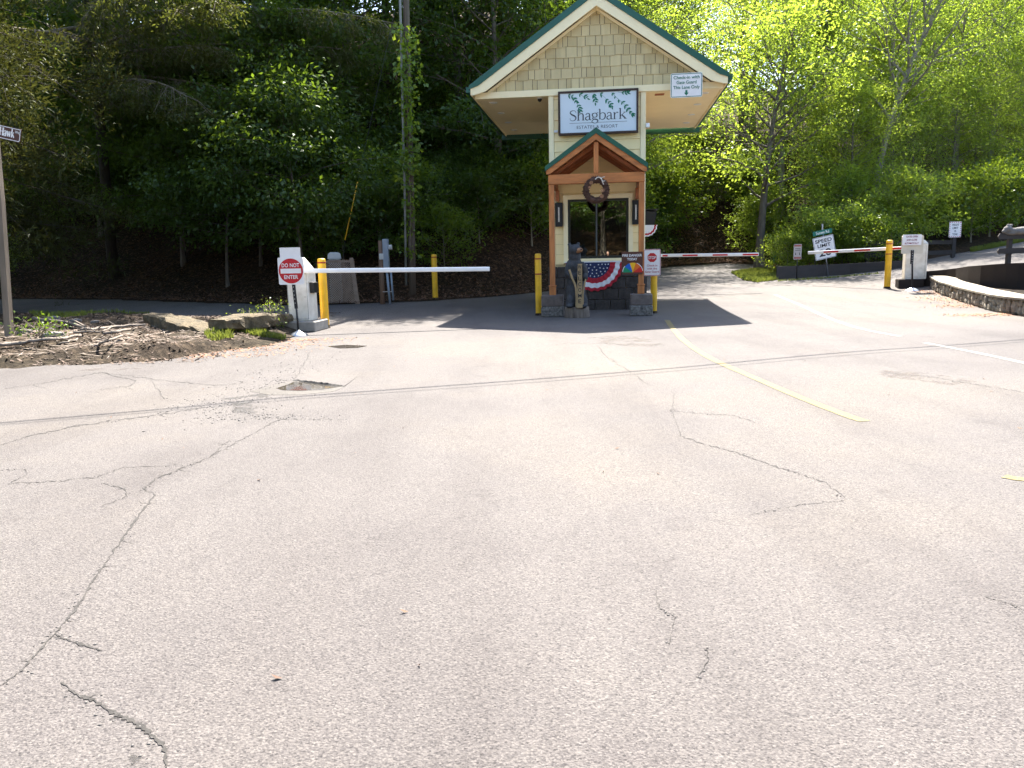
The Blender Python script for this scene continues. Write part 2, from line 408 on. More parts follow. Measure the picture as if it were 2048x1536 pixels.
def catmull(pts, n=6):
    pts = [Vector(p) for p in pts]; out = []
    for i in range(len(pts) - 1):
        p0 = pts[max(i - 1, 0)]; p1 = pts[i]; p2 = pts[i + 1]; p3 = pts[min(i + 2, len(pts) - 1)]
        for k in range(n):
            t = k / n
            out.append(.5 * ((2 * p1) + (p2 - p0) * t + (2 * p0 - 5 * p1 + 4 * p2 - p3) * t * t + (3 * p1 - p0 - 3 * p2 + p3) * t ** 3))
    out.append(pts[-1]); return out
def lettering(s, size, m, parent, x, z, y=0.0, align='CENTER', width=None, bold=0.0, space=1.0, depth=.004, name='lettering', rot=0.0, shear=0.0):
    cu = bpy.data.curves.new('lettering', 'FONT'); cu.body = s; cu.size = 1.0; cu.align_x = 'LEFT'
    cu.offset = bold; cu.space_character = space; cu.resolution_u = 3; cu.shear = shear
    t = bpy.data.objects.new('lettering', cu); col.objects.link(t)
    dg = bpy.context.evaluated_depsgraph_get(); dg.update()
    me = bpy.data.meshes.new_from_object(t.evaluated_get(dg))
    bpy.data.objects.remove(t); bpy.data.curves.remove(cu)
    n = len(me.vertices); co = np.empty(n * 3, np.float32); me.vertices.foreach_get('co', co); co = co.reshape(-1, 3)
    x0, x1 = co[:, 0].min(), co[:, 0].max()
    cap = 0.73
    k = size / cap; kx = k
    if width: kx = width / (x1 - x0)
    lx = (co[:, 0] - ((x0 + x1) / 2 if align == 'CENTER' else x0)) * kx
    lz = co[:, 1] * k
    c_, s_ = math.cos(rot), math.sin(rot)
    out = np.stack([x + lx * c_ - lz * s_, np.full(n, y - depth), z + lx * s_ + lz * c_], 1)
    me.vertices.foreach_set('co', out.astype(np.float32).ravel()); me.update()
    me.materials.clear()
    return obj(name, me, m, parent)
def rrect(x0, x1, z0, z1, r, n=5):
    p = []
    for cx, cz, a0 in ((x1 - r, z0 + r, -90), (x1 - r, z1 - r, 0), (x0 + r, z1 - r, 90), (x0 + r, z0 + r, 180)):
        for k in range(n + 1):
            a = R_(a0 + 90 * k / n); p.append((cx + r * math.cos(a), cz + r * math.sin(a)))
    return p
def circ(cx, cz, r, n=28, a0=0, a1=360):
    return [(cx + r * math.cos(R_(a0 + (a1 - a0) * k / n)), cz + r * math.sin(R_(a0 + (a1 - a0) * k / n))) for k in range(n + (a1 - a0 != 360))]
def ring_faces(mb, outer, inner, y):
    n = len(outer)
    vs = [(a, y, b) for a, b in outer] + [(a, y, b) for a, b in inner]
    mb.add(vs, [(i, (i + 1) % n, n + (i + 1) % n, n + i) for i in range(n)])
def ribbon(mb, pts, w, y):
    """flat stroke in the x,z plane"""
    n = len(pts); vs = []
    for i, p in enumerate(pts):
        a = pts[max(i - 1, 0)]; b = pts[min(i + 1, n - 1)]
        dx, dz = b[0] - a[0], b[1] - a[1]; l = math.hypot(dx, dz) or 1
        ww = w[i] if hasattr(w, '__len__') else w
        vs += [(p[0] - dz / l * ww / 2, y, p[1] + dx / l * ww / 2), (p[0] + dz / l * ww / 2, y, p[1] - dx / l * ww / 2)]
    mb.add(vs, [(2 * i, 2 * i + 1, 2 * i + 3, 2 * i + 2) for i in range(n - 1)])

# ------------------------------------------------------------------ terrain and roads
def grid_mesh(xs, ys, zf):
    X, Y = np.meshgrid(xs, ys); Z = zf(X, Y)
    V = np.stack([X, Y, Z], -1).reshape(-1, 3); nx = len(xs); ny = len(ys)
    i = np.arange(ny - 1)[:, None] * nx + np.arange(nx - 1)[None]; i = i.ravel()
    return V, np.stack([i, i + 1, i + nx + 1, i + nx], 1)
def wob(X, Y, a=1.0, s=1.0):
    return a * (np.sin(X * 1.7 * s + Y * .6 * s) * np.cos(Y * 1.3 * s - X * .4 * s) * .5 + np.sin(X * 4.1 * s + 1.3) * np.sin(Y * 3.7 * s + .6) * .3)
V, F = grid_mesh(np.linspace(-75, 85, 161), np.linspace(-46, 130, 177), lambda X, Y: H(X, Y) - .045 + np.clip(Hill(X, Y), 0, 1) * wob(X, Y, .25))
ground = tag(obj('ground', npmesh('ground', V, F, True), 'litter'), 'leaf covered woodland ground and slope around the entrance road', None, kind='structure')

def sheet(name, poly, m, dz, step, edge=0.0, hf=H):
    """flat-lying sheet that follows the ground: boundary polygon + inner grid, triangulated"""
    P = [Vector((p[0], p[1])) for p in poly]
    dense = []
    for i, p in enumerate(P):
        q = P[(i + 1) % len(P)]; n = max(1, int((q - p).length / step))
        for k in range(n): dense.append(p.lerp(q, k / n))
    nb = len(dense)
    xs = [p.x for p in P]; ys = [p.y for p in P]
    inner = []
    for gx in np.arange(min(xs) + step * .5, max(xs), step):
        for gy in np.arange(min(ys) + step * .5, max(ys), step):
            ins = False; j = len(P) - 1
            for i in range(len(P)):
                if (P[i].y > gy) != (P[j].y > gy) and gx < (P[j].x - P[i].x) * (gy - P[i].y) / (P[j].y - P[i].y) + P[i].x: ins = not ins
                j = i
            if ins: inner.append(Vector((gx, gy)))
    vv, ee, ff, *_ = geometry.delaunay_2d_cdt(dense + inner, [(i, (i + 1) % nb) for i in range(nb)], [], 1, 1e-5)
    Z = hf([v.x for v in vv], [v.y for v in vv])
    mb = MB(); mb.add([(v.x, v.y, float(z) + dz) for v, z in zip(vv, Z)], [tuple(f) for f in ff], True)
    return mb.build(name, m)

road_poly = [(-60, -13), (40, -13), (40, 47.2), (32, 43.2), (25.3, 39.2), (21.6, 36.8), (18, 35.4), (17.1, 34.4), (14.5, 33.9), (11.6, 34.3), (12.2, 36.2), (13.4, 40), (15, 42), (13, 47.2), (9, 44.7), (6.5, 40.2), (4, 34.1), (2, 30.2), (0, 28.1), (-2.7, 26.7), (-6.7, 25.9), (-10, 27.5), (-15, 30.2), (-20, 31.6), (-30, 33), (-60, 35)]
road = tag(sheet('road', road_poly, 'asphalt', 0.0, 1.0, hf=Hroad), 'pale weathered asphalt road and forecourt', None, kind='structure')
# ------------------------------------------------------------------ road markings, cracks, verge
def road_stripe(name, pix, w, m, dz, parent=None, wj=0.0, seed=1, sub=6):
    rng = random.Random(seed)
    pts = [hit(*p) for p in pix]
    pts = catmull(pts, sub) if sub > 1 else pts
    mb = MB(); vs = []; n = len(pts)
    for i, p in enumerate(pts):
        t = (pts[min(i + 1, n - 1)] - pts[max(i - 1, 0)]); t.z = 0; t.normalize()
        s = Vector((t.y, -t.x, 0)); ww = (w[min(i, len(w) - 1)] if hasattr(w, '__len__') else w) * (1 + rng.uniform(-wj, wj))
        for k in (-.5, .5):
            q = p + s * ww * k; vs.append((q.x, q.y, float(Hroad(q.x, q.y)) + dz))
    mb.add(vs, [(2 * i, 2 * i + 1, 2 * i + 3, 2 * i + 2) for i in range(n - 1)])
    return mb.build(name, m, parent)
tag(road_stripe('yellow_road_line', [(1334, 640), (1345, 656), (1370, 683), (1420, 716), (1500, 752), (1600, 795), (1690, 830), (1730, 843)], .12, 'lineyellow', .004, None, .06),
    'curved yellow line painted on the asphalt', None, kind='structure')
tag(road_stripe('white_road_line', [(1550, 589), (1600, 610), (1660, 637), (1720, 657), (1800, 673)], .12, 'linewhite', .004, None, .05),
    'white lane line curving past the exit gate', None, kind='structure')
tag(road_stripe('white_road_line', [(1850, 686), (1950, 705), (2048, 726), (2160, 750)], .12, 'linewhite', .004, None, .05),
    'white lane line running out of the picture', None, kind='structure')
tag(road_stripe('yellow_road_line', [(2008, 953), (2030, 957), (2075, 964), (2200, 990)], .10, 'lineyellow', .004, None, .1), 'short worn end of a yellow line', None, kind='structure')
CRUMBS = []
def crack(pix, w, seed):
    rng = random.Random(seed); pts = []
    for a, b in zip(pix[:-1], pix[1:]):
        L = math.hypot(b[0] - a[0], b[1] - a[1]); n = max(2, int(L / 5))
        for k in range(n):
            t = k / n; pts.append((a[0] + (b[0] - a[0]) * t + rng.uniform(-2.6, 2.6), a[1] + (b[1] - a[1]) * t + rng.uniform(-1.5, 1.5)))
    pts.append(pix[-1])
    n = len(pts)
    ws = [w * .68 * (.25 + .75 * math.sin(math.pi * min(1, (i + .6) / n * 1.0)) ** .5) * rng.choice((.25, .5, .8, 1.0, 1.3, 1.9)) for i in range(n)]
    o = road_stripe('road_crack', pts, ws, 'crack', .003, road, 0, seed, 1)
    for _ in range(max(1, n // 14)):
        k = rng.randrange(n); p0 = pts[k]; dx = rng.choice((-1, 1)) * rng.uniform(8, 34); dy = rng.uniform(-9, 9)
        q = [p0] + [(p0[0] + dx * f + rng.uniform(-2, 2), p0[1] + dy * f + rng.uniform(-1.2, 1.2)) for f in (.2, .4, .6, .8, 1)]
        road_stripe('road_crack', q, [w * .35 * f for f in (1, .9, .7, .6, .4, .15)], 'crack', .0027, road, 0, seed, 1)
    for k in range(0, n, 3): CRUMBS.append(tuple(hit(*pts[k])[:2]) + (w * 1.6, w * 1.6))
    return o
CR = [([(0, 1372), (40, 1345), (75, 1305), (108, 1268), (150, 1222), (185, 1165), (228, 1102), (262, 1055), (290, 1015), (313, 990), (285, 978), (312, 958), (360, 938), (420, 915), (460, 880)], .016),
      ([(108, 1268), (150, 1285), (205, 1302)], .015),
      ([(125, 1365), (150, 1388), (190, 1402), (215, 1420), (255, 1438), (285, 1455), (330, 1495), (332, 1536)], .022),
      ([(200, 967), (250, 978), (254, 993), (205, 1012)], .010), ([(0, 940), (50, 938), (55, 950), (15, 968), (120, 962), (190, 955), (250, 935), (380, 930)], .010),
      ([(0, 780), (60, 770), (120, 760), (200, 745), (270, 760), (262, 772), (200, 780)], .02), ([(200, 745), (320, 760), (430, 772), (500, 765)], .016),
      ([(0, 890), (60, 872), (150, 852), (250, 838), (330, 828), (410, 815)], .03),
      ([(1345, 782), (1350, 800), (1342, 822), (1352, 845), (1360, 872), (1405, 887), (1470, 905), (1540, 930), (1600, 948), (1650, 965), (1690, 995)], .012),
      ([(1342, 822), (1400, 826), (1470, 832), (1520, 848)], .010), ([(1310, 1180), (1318, 1215), (1350, 1235), (1338, 1290)], .006), ([(1412, 1300), (1418, 1320), (1395, 1355)], .006),
      ([(1195, 690), (1210, 712), (1255, 740), (1300, 772)], .012), ([(1130, 686), (1200, 688), (1330, 690)], .012),
      ([(1760, 745), (1850, 752), (1960, 770), (2048, 785)], .014), ([(1970, 1195), (2010, 1205), (2048, 1220)], .006), ([(1500, 1030), (1600, 1010), (1700, 1000)], .005),
      ([(690, 840), (560, 838), (500, 870), (420, 915)], .012), ([(620, 705), (600, 740), (590, 760)], .02), ([(300, 760), (330, 800)], .01)]
for i, (p, w) in enumerate(CR): crack(p, w, 100 + i)

def pixpoly(pp): return [tuple(hit(*p)[:2]) for p in pp]
# pothole with a puddle under a broken asphalt lip
tag(sheet('puddle', pixpoly([(552, 777), (575, 770), (590, 763), (640, 768), (686, 773), (660, 777), (640, 780), (600, 782), (565, 781)]), 'water', .005, .25, hf=Hroad), 'brown puddle in a pothole below broken asphalt', None, kind='structure')
tag(sheet('puddle', pixpoly([(655, 693), (690, 690), (735, 692), (715, 696), (680, 697)]), 'water', .005, .25, hf=Hroad), 'shallow puddle on the road near the exit gate', None, kind='structure')
mud = sheet('wet_mud_patch', pixpoly([(500, 783), (540, 772), (590, 761), (640, 766), (690, 773), (668, 783), (600, 790), (540, 790)]), 'wet', .0025, .3, hf=Hroad); mud.parent = road
lip = []; rng = random.Random(4)
lp = [hit(*p) for p in [(588, 760), (605, 764), (625, 767), (650, 770), (672, 772), (690, 773)]]
lp = catmull(lp, 6); mb = MB(); vs = []
for _i, p in enumerate(lp):
    hl = .026 * math.sin(math.pi * (_i + .5) / len(lp)) ** .6
    j = rng.uniform(-.015, .015)
    vs += [(p.x + j, p.y - .03 + j, p.z + .003), (p.x + j, p.y + j * .5, p.z + .004 + hl + rng.uniform(-.004, .004)), (p.x, p.y + .25, p.z + .003 + hl * .8), (p.x, p.y + .9, p.z + .002)]
n = len(lp)
for i in range(n - 1):
    for k in range(3): mb.f.append((4 * i + k, 4 * (i + 1) + k, 4 * (i + 1) + k + 1, 4 * i + k + 1)); mb.mi.append(1 if k == 0 else 0); mb.sm.append(False)
mb.v = vs; mb.build('broken_asphalt_lip', ['asphalt', 'crack'], road)

for pp, mm in (([(130, 1370), (190, 1400), (255, 1438), (300, 1465), (335, 1500), (335, 1560), (120, 1560), (200, 1500), (235, 1460), (170, 1420)], 'grit'), ([(0, 1480), (90, 1450), (180, 1500), (150, 1560), (0, 1560)], 'grit'),
               ([(370, 800), (440, 788), (500, 782), (560, 772), (620, 790), (560, 800), (600, 832), (560, 845), (470, 848), (400, 830)], 'grit'), ([(480, 700), (600, 690), (640, 710), (590, 750), (540, 775), (470, 760), (440, 730)], 'silt'),
               ([(90, 735), (300, 725), (430, 703), (560, 693), (560, 705), (440, 722), (300, 745), (90, 755)], 'silt'), ([(1130, 665), (1330, 668), (1400, 690), (1290, 705), (1150, 690)], 'silt'), ([(1700, 730), (1900, 742), (2040, 770), (1900, 780), (1720, 755)], 'silt')):
    _pl = pixpoly(pp); _w = max(max(p[0] for p in _pl) - min(p[0] for p in _pl), max(p[1] for p in _pl) - min(p[1] for p in _pl))
    _o = sheet('worn_patch', _pl, mm, .0018, max(.05, _w / 26), hf=Hroad); _o.parent = road
    _fa = _o.data.attributes.new('fall', 'FLOAT', 'POINT'); _vals = []
    for _v in _o.data.vertices:
        _q = Vector((_v.co.x, _v.co.y)); _d = 1e9
        for _i in range(len(_pl)):
            _a = Vector(_pl[_i]); _b2 = Vector(_pl[(_i + 1) % len(_pl)]); _e = _b2 - _a
            _t = max(0, min(1, (_q - _a).dot(_e) / max(1e-9, _e.length_squared))); _d = min(_d, (_a + _e * _t - _q).length)
        _vals.append(min(1, _d / (_w * .16)))
    _fa.data.foreach_set('value', _vals)
def scatter_pebbles(name, spots, n, smin, smax, m, seed, label, kind='stuff', dz=0.0):
    rg = np.random.default_rng(seed); V = []; F = []
    base = np.array([(1, 0, 0), (0, 1, 0), (-1, 0, 0), (0, -1, 0), (0, 0, .8), (0, 0, -.3)])
    tri = np.array([(0, 1, 4), (1, 2, 4), (2, 3, 4), (3, 0, 4), (1, 0, 5), (2, 1, 5), (3, 2, 5), (0, 3, 5)])
    for k in range(n):
        cx, cy, sx, sy = spots[rg.integers(len(spots))]
        x = cx + rg.normal() * sx; y = cy + rg.normal() * sy
        s = smin + (smax - smin) * rg.random() ** 3
        a = rg.random() * 6.28; c, q = math.cos(a), math.sin(a)
        b = base * (s * (.7 + .6 * rg.random(3)))
        b = np.stack([b[:, 0] * c - b[:, 1] * q, b[:, 0] * q + b[:, 1] * c, b[:, 2]], 1)
        F.append(tri + 6 * k); V.append(b + np.array([x, y, float(Hroad(x, y)) + dz]))
    return tag(obj(name, npmesh(name, np.concatenate(V), np.concatenate(F)), m), label, None, kind=kind)
def spot(px, py, sx, sy): h = hit(px, py); return (h.x, h.y, sx, sy)
scatter_pebbles('gravel', [spot(480, 795, .35, .45), spot(460, 830, .3, .25), spot(540, 775, .3, .3), spot(560, 740, .35, .6), spot(420, 810, .3, .25), spot(520, 835, .3, .1), spot(570, 762, .15, .2), spot(490, 700, .8, .6)], 1900, .003, .015, 'gravel', 5,
                'loose grey gravel scattered round the pothole')
scatter_pebbles('crack_crumbs', CRUMBS, 1600, .002, .009, 'gravel', 6, 'crumbled asphalt grit along the cracks')
def scatter_leaves(name, pts_fn, n, size, m, seed, label, kind='stuff', lift=.01, parent=None, tilt=.35, asp=(.3, .2)):
    rg = np.random.default_rng(seed)
    X, Y = pts_fn(rg, n); Z = H(X, Y) + lift + rg.random(n) * lift
    a = rg.random(n) * 6.283; L = size * (.6 + .8 * rg.random(n)); w = L * (asp[0] + asp[1] * rg.random(n))
    ax = np.stack([np.cos(a), np.sin(a), rg.normal(0, tilt, n)], 1); sd = np.stack([-np.sin(a), np.cos(a), rg.normal(0, tilt, n)], 1)
    c = np.stack([X, Y, Z], 1)
    V = np.stack([c - ax * L[:, None] / 2, c + sd * w[:, None] / 2, c + ax * L[:, None] / 2 + np.array([0, 0, .012]), c - sd * w[:, None] / 2], 1).reshape(-1, 3)
    F = np.arange(4 * n).reshape(-1, 4)
    return tag(obj(name, npmesh(name, V, F), m, parent), label, None, kind=kind)
def along_toe(x0, x1, d0, d1):
    def f(rg, n):
        X = x0 + (x1 - x0) * rg.random(n); return X, toe(X) + d0 + (d1 - d0) * rg.random(n) ** 1.5
    return f
scatter_leaves('leaf_litter', along_toe(-24, 9, -1.3, 5), 15000, .10, 'leafbrown', 11, 'brown dead leaves along the foot of the wooded slope', lift=.03)
scatter_leaves('leaf_litter', along_toe(5, 14, -.9, 9), 9000, .13, 'leaforange', 12, 'rusty fallen leaves on the sunlit cut bank behind the road', lift=.05)
def blobs(lst):
    def f(rg, n):
        k = rg.integers(len(lst), size=n); a = np.array(lst)[k]
        return a[:, 0] + rg.normal(size=n) * a[:, 2], a[:, 1] + rg.normal(size=n) * a[:, 3]
    return f
scatter_leaves('pine_straw', blobs([spot(1870, 585, .25, .7), spot(1890, 600, .35, .7), spot(1930, 612, .5, .35), spot(1980, 630, .5, .2), spot(1855, 565, .35, .6)]), 2200, .085, 'leaforange', 13, 'orange pine straw along the foot of the stone wall', lift=.006, tilt=.1)
scatter_leaves('pine_straw', blobs([spot(560, 690, .6, .25), spot(500, 700, .6, .2), spot(620, 680, .5, .15), spot(430, 712, .6, .2)]), 900, .06, 'leaforange', 14, 'orange leaf debris beside the grass patch', lift=.006, tilt=.1)
scatter_leaves('fallen_leaf_bits', lambda rg, n: (rg.uniform(-6, 6, n), rg.uniform(2.5, 17, n)), 60, .035, 'leafbrown', 15, 'few small dry leaf bits lying about the asphalt', lift=.004, tilt=.15)

# dirt verge on the left under the brush pile
def verge_h(X, Y):
    e = np.minimum.reduce([(X + 19.4) / 1.5, (-4.55 - X) / .8, (Y - np.interp(X, [-20, -8.1, -5.9, -5.36, -4.3], [10.5, 12.25, 12.65, 13.9, 14.9]) + wob(X, Y, .35, 1.1) + wob(X, Y, .12, 4.0)) / .7, (np.interp(X, [-20, -10, -5.5, -4.5], [25, 23.2, 19.6, 17.0]) - Y) / 1.5])
    e = np.clip(e, -1, 1); hh = np.where(e > 0, e, e * .25)
    return Hroad(X, Y) + hh * (.2 + .10 * wob(X, Y, 1, .8) + .05 * wob(X, Y, 1, 2.4)) + np.where(e > 0, wob(X * 3, Y * 3, .03), 0) - .01
V, F = grid_mesh(np.linspace(-20, -4, 129), np.linspace(9, 25, 129), verge_h)
tag(obj('dirt_verge', npmesh('dirt_verge', V, F, True), 'dirt'), 'bare dirt verge with brush between the roads', None, kind='structure')
def vz(x, y): return max(float(verge_h(np.array(x), np.array(y))), Hs(x, y))
def vhit(px, py):
    p = hit(px, py)
    for _ in range(4):
        d = ray(px, py); d = d / d.y
        z = vz(p.x, p.y); Yn = (z - CAMZ) / d.z; p = Vector((d.x * Yn, Yn, z))
    return p

# grass island in front of the far tree, weeds by the gate
def grass(name, poly, n, h, seed, label, zf, w=.012):
    rg = np.random.default_rng(seed); P = np.array(poly); pts = []
    x0, y0 = P.min(0); x1, y1 = P.max(0)
    while len(pts) < n:
        gx, gy = rg.uniform(x0, x1), rg.uniform(y0, y1); ins = False; j = len(P) - 1
        for i in range(len(P)):
            if (P[i][1] > gy) != (P[j][1] > gy) and gx < (P[j][0] - P[i][0]) * (gy - P[i][1]) / (P[j][1] - P[i][1]) + P[i][0]: ins = not ins
            j = i
        if ins: pts.append((gx, gy, zf(gx, gy)))
    c = np.array(pts); a = rg.random(n) * 6.283; hh = h * (.4 + .8 * rg.random(n)); ln = rg.normal(0, .35, (n, 2)) * hh[:, None]
    sx = np.stack([np.cos(a), np.sin(a), 0 * a], 1) * w * (.6 + .8 * rg.random(n))[:, None]
    mid = c + np.concatenate([ln * .35, hh[:, None] * .6], 1); tip = c + np.concatenate([ln, hh[:, None]], 1)
    V = np.stack([c - sx, c + sx, mid + sx * .7, mid - sx * .7, tip], 1).reshape(-1, 3)
    b = np.arange(n) * 5
    F3 = np.concatenate([np.stack([b, b + 1, b + 2], 1), np.stack([b, b + 2, b + 3], 1), np.stack([b + 3, b + 2, b + 4], 1)])
    return tag(obj(name, npmesh(name, V, F3), 'grass'), label, 'grass' if False else None, kind='stuff')
isl = [(1462, 546), (1500, 540), (1556, 537), (1556, 560), (1515, 565), (1488, 561)]
gp = pixpoly(isl)
s_ = tag(sheet('grass_island_soil', gp, 'dirt', .012, .5, hf=Hroad), 'soil of the small lawn island by the far tree', None, kind='structure')
grass('lawn_grass', gp, 9000, .13, 3, 'sunlit mown grass on the small island below the far tree', lambda x, y: float(Hroad(x, y)) + .01, .014)
def vz2(x, y): return vz(x, y)
g0 = hit(505, 683)
grass('verge_grass', [(g0.x - .7, g0.y - .2), (g0.x + .6, g0.y + .0), (g0.x + .6, g0.y + .3), (g0.x - .1, g0.y + .3), (g0.x - .9, g0.y + .05)], 1500, .10, 4, 'bright green grass tuft beside the concrete gate footing', vz2, .010)
grass('verge_grass', pixpoly([(60, 640), (160, 636), (300, 632), (300, 638), (170, 648), (70, 650)]), 1500, .12, 6, 'thin shaded grass strip along the cross lane', vz2, .012)
grass('verge_grass', pixpoly([(410, 690), (460, 686), (470, 694), (420, 699)]), 500, .12, 7, 'dull grass clump at the tip of the dirt verge', vz2, .010)
grass('roadside_weeds', pixpoly([(1556, 561), (1640, 556), (1700, 551), (1760, 546), (1760, 547.5), (1700, 553), (1640, 558), (1556, 563)]), 500, .08, 8, 'thin weeds along the foot of the low dark wall', lambda x, y: float(Hroad(x, y)), .014)
grass('bank_grass', pixpoly([(1940, 505), (2000, 494), (2070, 478), (2070, 474), (2000, 488), (1940, 499)]), 1800, .16, 9, 'dry grass edging the uphill road', lambda x, y: Hs(x, y), .016)

# ------------------------------------------------------------------ vegetation
UPV = np.array([0, 0, 1.0])
def nrm(a): return a / np.maximum(np.linalg.norm(a, axis=-1, keepdims=True), 1e-9)
def leaf_cards(pts, dirs, n_per, spread, size, rg, droop=.25, upn=1.0, asp=.5, flat=.55):
    pts = np.repeat(np.asarray(pts), n_per, 0); dirs = np.repeat(np.asarray(dirs), n_per, 0); n = len(pts)
    off = rg.normal(size=(n, 3)) * spread; off[:, 2] *= flat
    c = pts + off
    ax = nrm(nrm(dirs) * .5 + nrm(off) * .5 + rg.normal(size=(n, 3)) * .55 + np.array([0, 0, -droop]))
    nr = nrm(UPV * upn + rg.normal(size=(n, 3)) * .75)
    sd = nrm(np.cross(ax, nr)); nr = np.cross(sd, ax)
    L = (size * (.55 + .8 * rg.random(n)))[:, None]; w = L * asp * .5
    V = np.stack([c, c + ax * L * .45 + sd * w + nr * L * .08, c + ax * L, c + ax * L * .45 - sd * w + nr * L * .08], 1).reshape(-1, 3)
    return V, np.arange(4 * n).reshape(-1, 4)
def tree_parts(seed, height, cb, rad, nl, nleaf, lsize, trunk_r, lean=(0, 0), up=.35, spread=.42, droop=.25, prof='round', sub=5, bend=.05, limb_r=.35, flat=.5, asp=.5, upn=1.0):
    rng = random.Random(seed); rg = np.random.default_rng(seed)
    mb = MB(); tp = []
    N = 9
    ph = rng.uniform(0, 6)
    for i in range(N + 1):
        t = i / N
        tp.append(Vector((lean[0] * t * t + bend * height * .15 * math.sin(ph + t * 4) * t, lean[1] * t * t + bend * height * .15 * math.cos(ph * 1.7 + t * 3.4) * t, height * t * .93)))
    tr = [trunk_r * (1.35 if i == 0 else 1) * (1 - .86 * i / N) for i in range(N + 1)]
    mb.tube([Vector((tp[0].x, tp[0].y, -1.2))] + tp, [tr[0] * 1.1] + tr, 9)
    pts = []; dirs = []
    def tpos(t):
        f = t * N; i = min(int(f), N - 1); return tp[i].lerp(tp[i + 1], f - i)
    for k in range(nl):
        t = cb + (1 - cb) * ((k + .5) / nl) ** .9 * .98
        u = (t - cb) / (1 - cb)
        pr = (1 - u * .92) if prof == 'cone' else math.sin(math.pi * min(1, .18 + u * .80)) ** .75
        L = rad * pr * rng.uniform(.75, 1.15) + .25
        a = k * 2.39996 + rng.uniform(-.5, .5)
        d = Vector((math.cos(a), math.sin(a), up + rng.uniform(-.2, .25) + u * .5)).normalized()
        p = tpos(t); path = [p]; 
        for s in range(5):
            d = (d + Vector((rng.uniform(-.22, .22), rng.uniform(-.22, .22), rng.uniform(-.16, .12) - (.10 if up < .1 else .02)))).normalized()
            p = p + d * (L / 5); path.append(p)
        r0 = max(.012, trunk_r * limb_r * (1 - u * .7))
        mb.tube(path, [r0 * (1 - .16 * i) for i in range(6)], 5, False)
        for i in range(2, 6): pts.append(path[i]); dirs.append(d)
        for s in range(sub):
            i = rng.randrange(1, 5); q = path[i].lerp(path[i + 1], rng.random())
            dd = (d + Vector((rng.uniform(-1, 1), rng.uniform(-1, 1), rng.uniform(-.35, .5)))).normalized()
            l2 = L * rng.uniform(.22, .5)
            e = q + dd * l2 + Vector((0, 0, -.08 * l2)); m_ = q + dd * l2 * .5
            mb.tube([q, m_, e], [r0 * .35, r0 * .26, r0 * .12], 4, False)
            pts += [m_, e, e + dd * .15]; dirs += [dd, dd, dd]
    P = np.array([tuple(p) for p in pts]); D = np.array([tuple(d) for d in dirs])
    V, F = leaf_cards(P, D, max(1, nleaf // len(P)), spread, lsize, rg, droop, upn, asp, flat)
    return mb.mesh('trunk'), npmesh('crown', V, F)
PROTO = {}
def proto(key, bark, leaf, **kw):
    t, c = tree_parts(**kw); t.materials.append(M[bark]); c.materials.append(M[leaf]); PROTO[key] = (t, c)
# dark woodland trees, left slope
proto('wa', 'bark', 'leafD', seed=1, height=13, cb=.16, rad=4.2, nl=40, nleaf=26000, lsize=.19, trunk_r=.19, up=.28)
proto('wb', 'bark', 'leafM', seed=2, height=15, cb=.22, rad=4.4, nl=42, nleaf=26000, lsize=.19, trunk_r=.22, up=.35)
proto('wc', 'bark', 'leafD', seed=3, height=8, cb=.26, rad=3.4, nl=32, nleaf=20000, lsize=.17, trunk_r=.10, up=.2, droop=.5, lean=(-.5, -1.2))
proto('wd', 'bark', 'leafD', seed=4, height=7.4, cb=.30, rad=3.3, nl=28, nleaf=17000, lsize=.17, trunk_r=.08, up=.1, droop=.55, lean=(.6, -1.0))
# airy sunlit trees, right
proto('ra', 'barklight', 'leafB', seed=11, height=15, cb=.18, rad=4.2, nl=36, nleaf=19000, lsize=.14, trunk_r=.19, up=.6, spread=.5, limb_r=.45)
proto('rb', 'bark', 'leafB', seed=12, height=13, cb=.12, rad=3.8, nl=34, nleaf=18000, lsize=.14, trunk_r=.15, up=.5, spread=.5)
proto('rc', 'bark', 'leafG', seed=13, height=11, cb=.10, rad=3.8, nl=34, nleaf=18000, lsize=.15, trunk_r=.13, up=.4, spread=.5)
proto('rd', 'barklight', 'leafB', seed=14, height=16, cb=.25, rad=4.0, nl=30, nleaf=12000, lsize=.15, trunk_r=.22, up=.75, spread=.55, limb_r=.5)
# shrubs
proto('sa', 'twig', 'leafG', seed=21, height=2.6, cb=.05, rad=1.5, nl=22, nleaf=5200, lsize=.13, trunk_r=.035, up=.5, spread=.24)
proto('sb', 'twig', 'leafB', seed=22, height=3.2, cb=.05, rad=1.6, nl=22, nleaf=5200, lsize=.14, trunk_r=.035, up=.6, spread=.26)
proto('sd', 'twig', 'leafD', seed=23, height=2.2, cb=.05, rad=1.5, nl=20, nleaf=5000, lsize=.13, trunk_r=.03, up=.4, spread=.24)
proto('sm', 'twig', 'leafM', seed=24, height=2.8, cb=.05, rad=1.6, nl=22, nleaf=5500, lsize=.14, trunk_r=.035, up=.5, spread=.26)

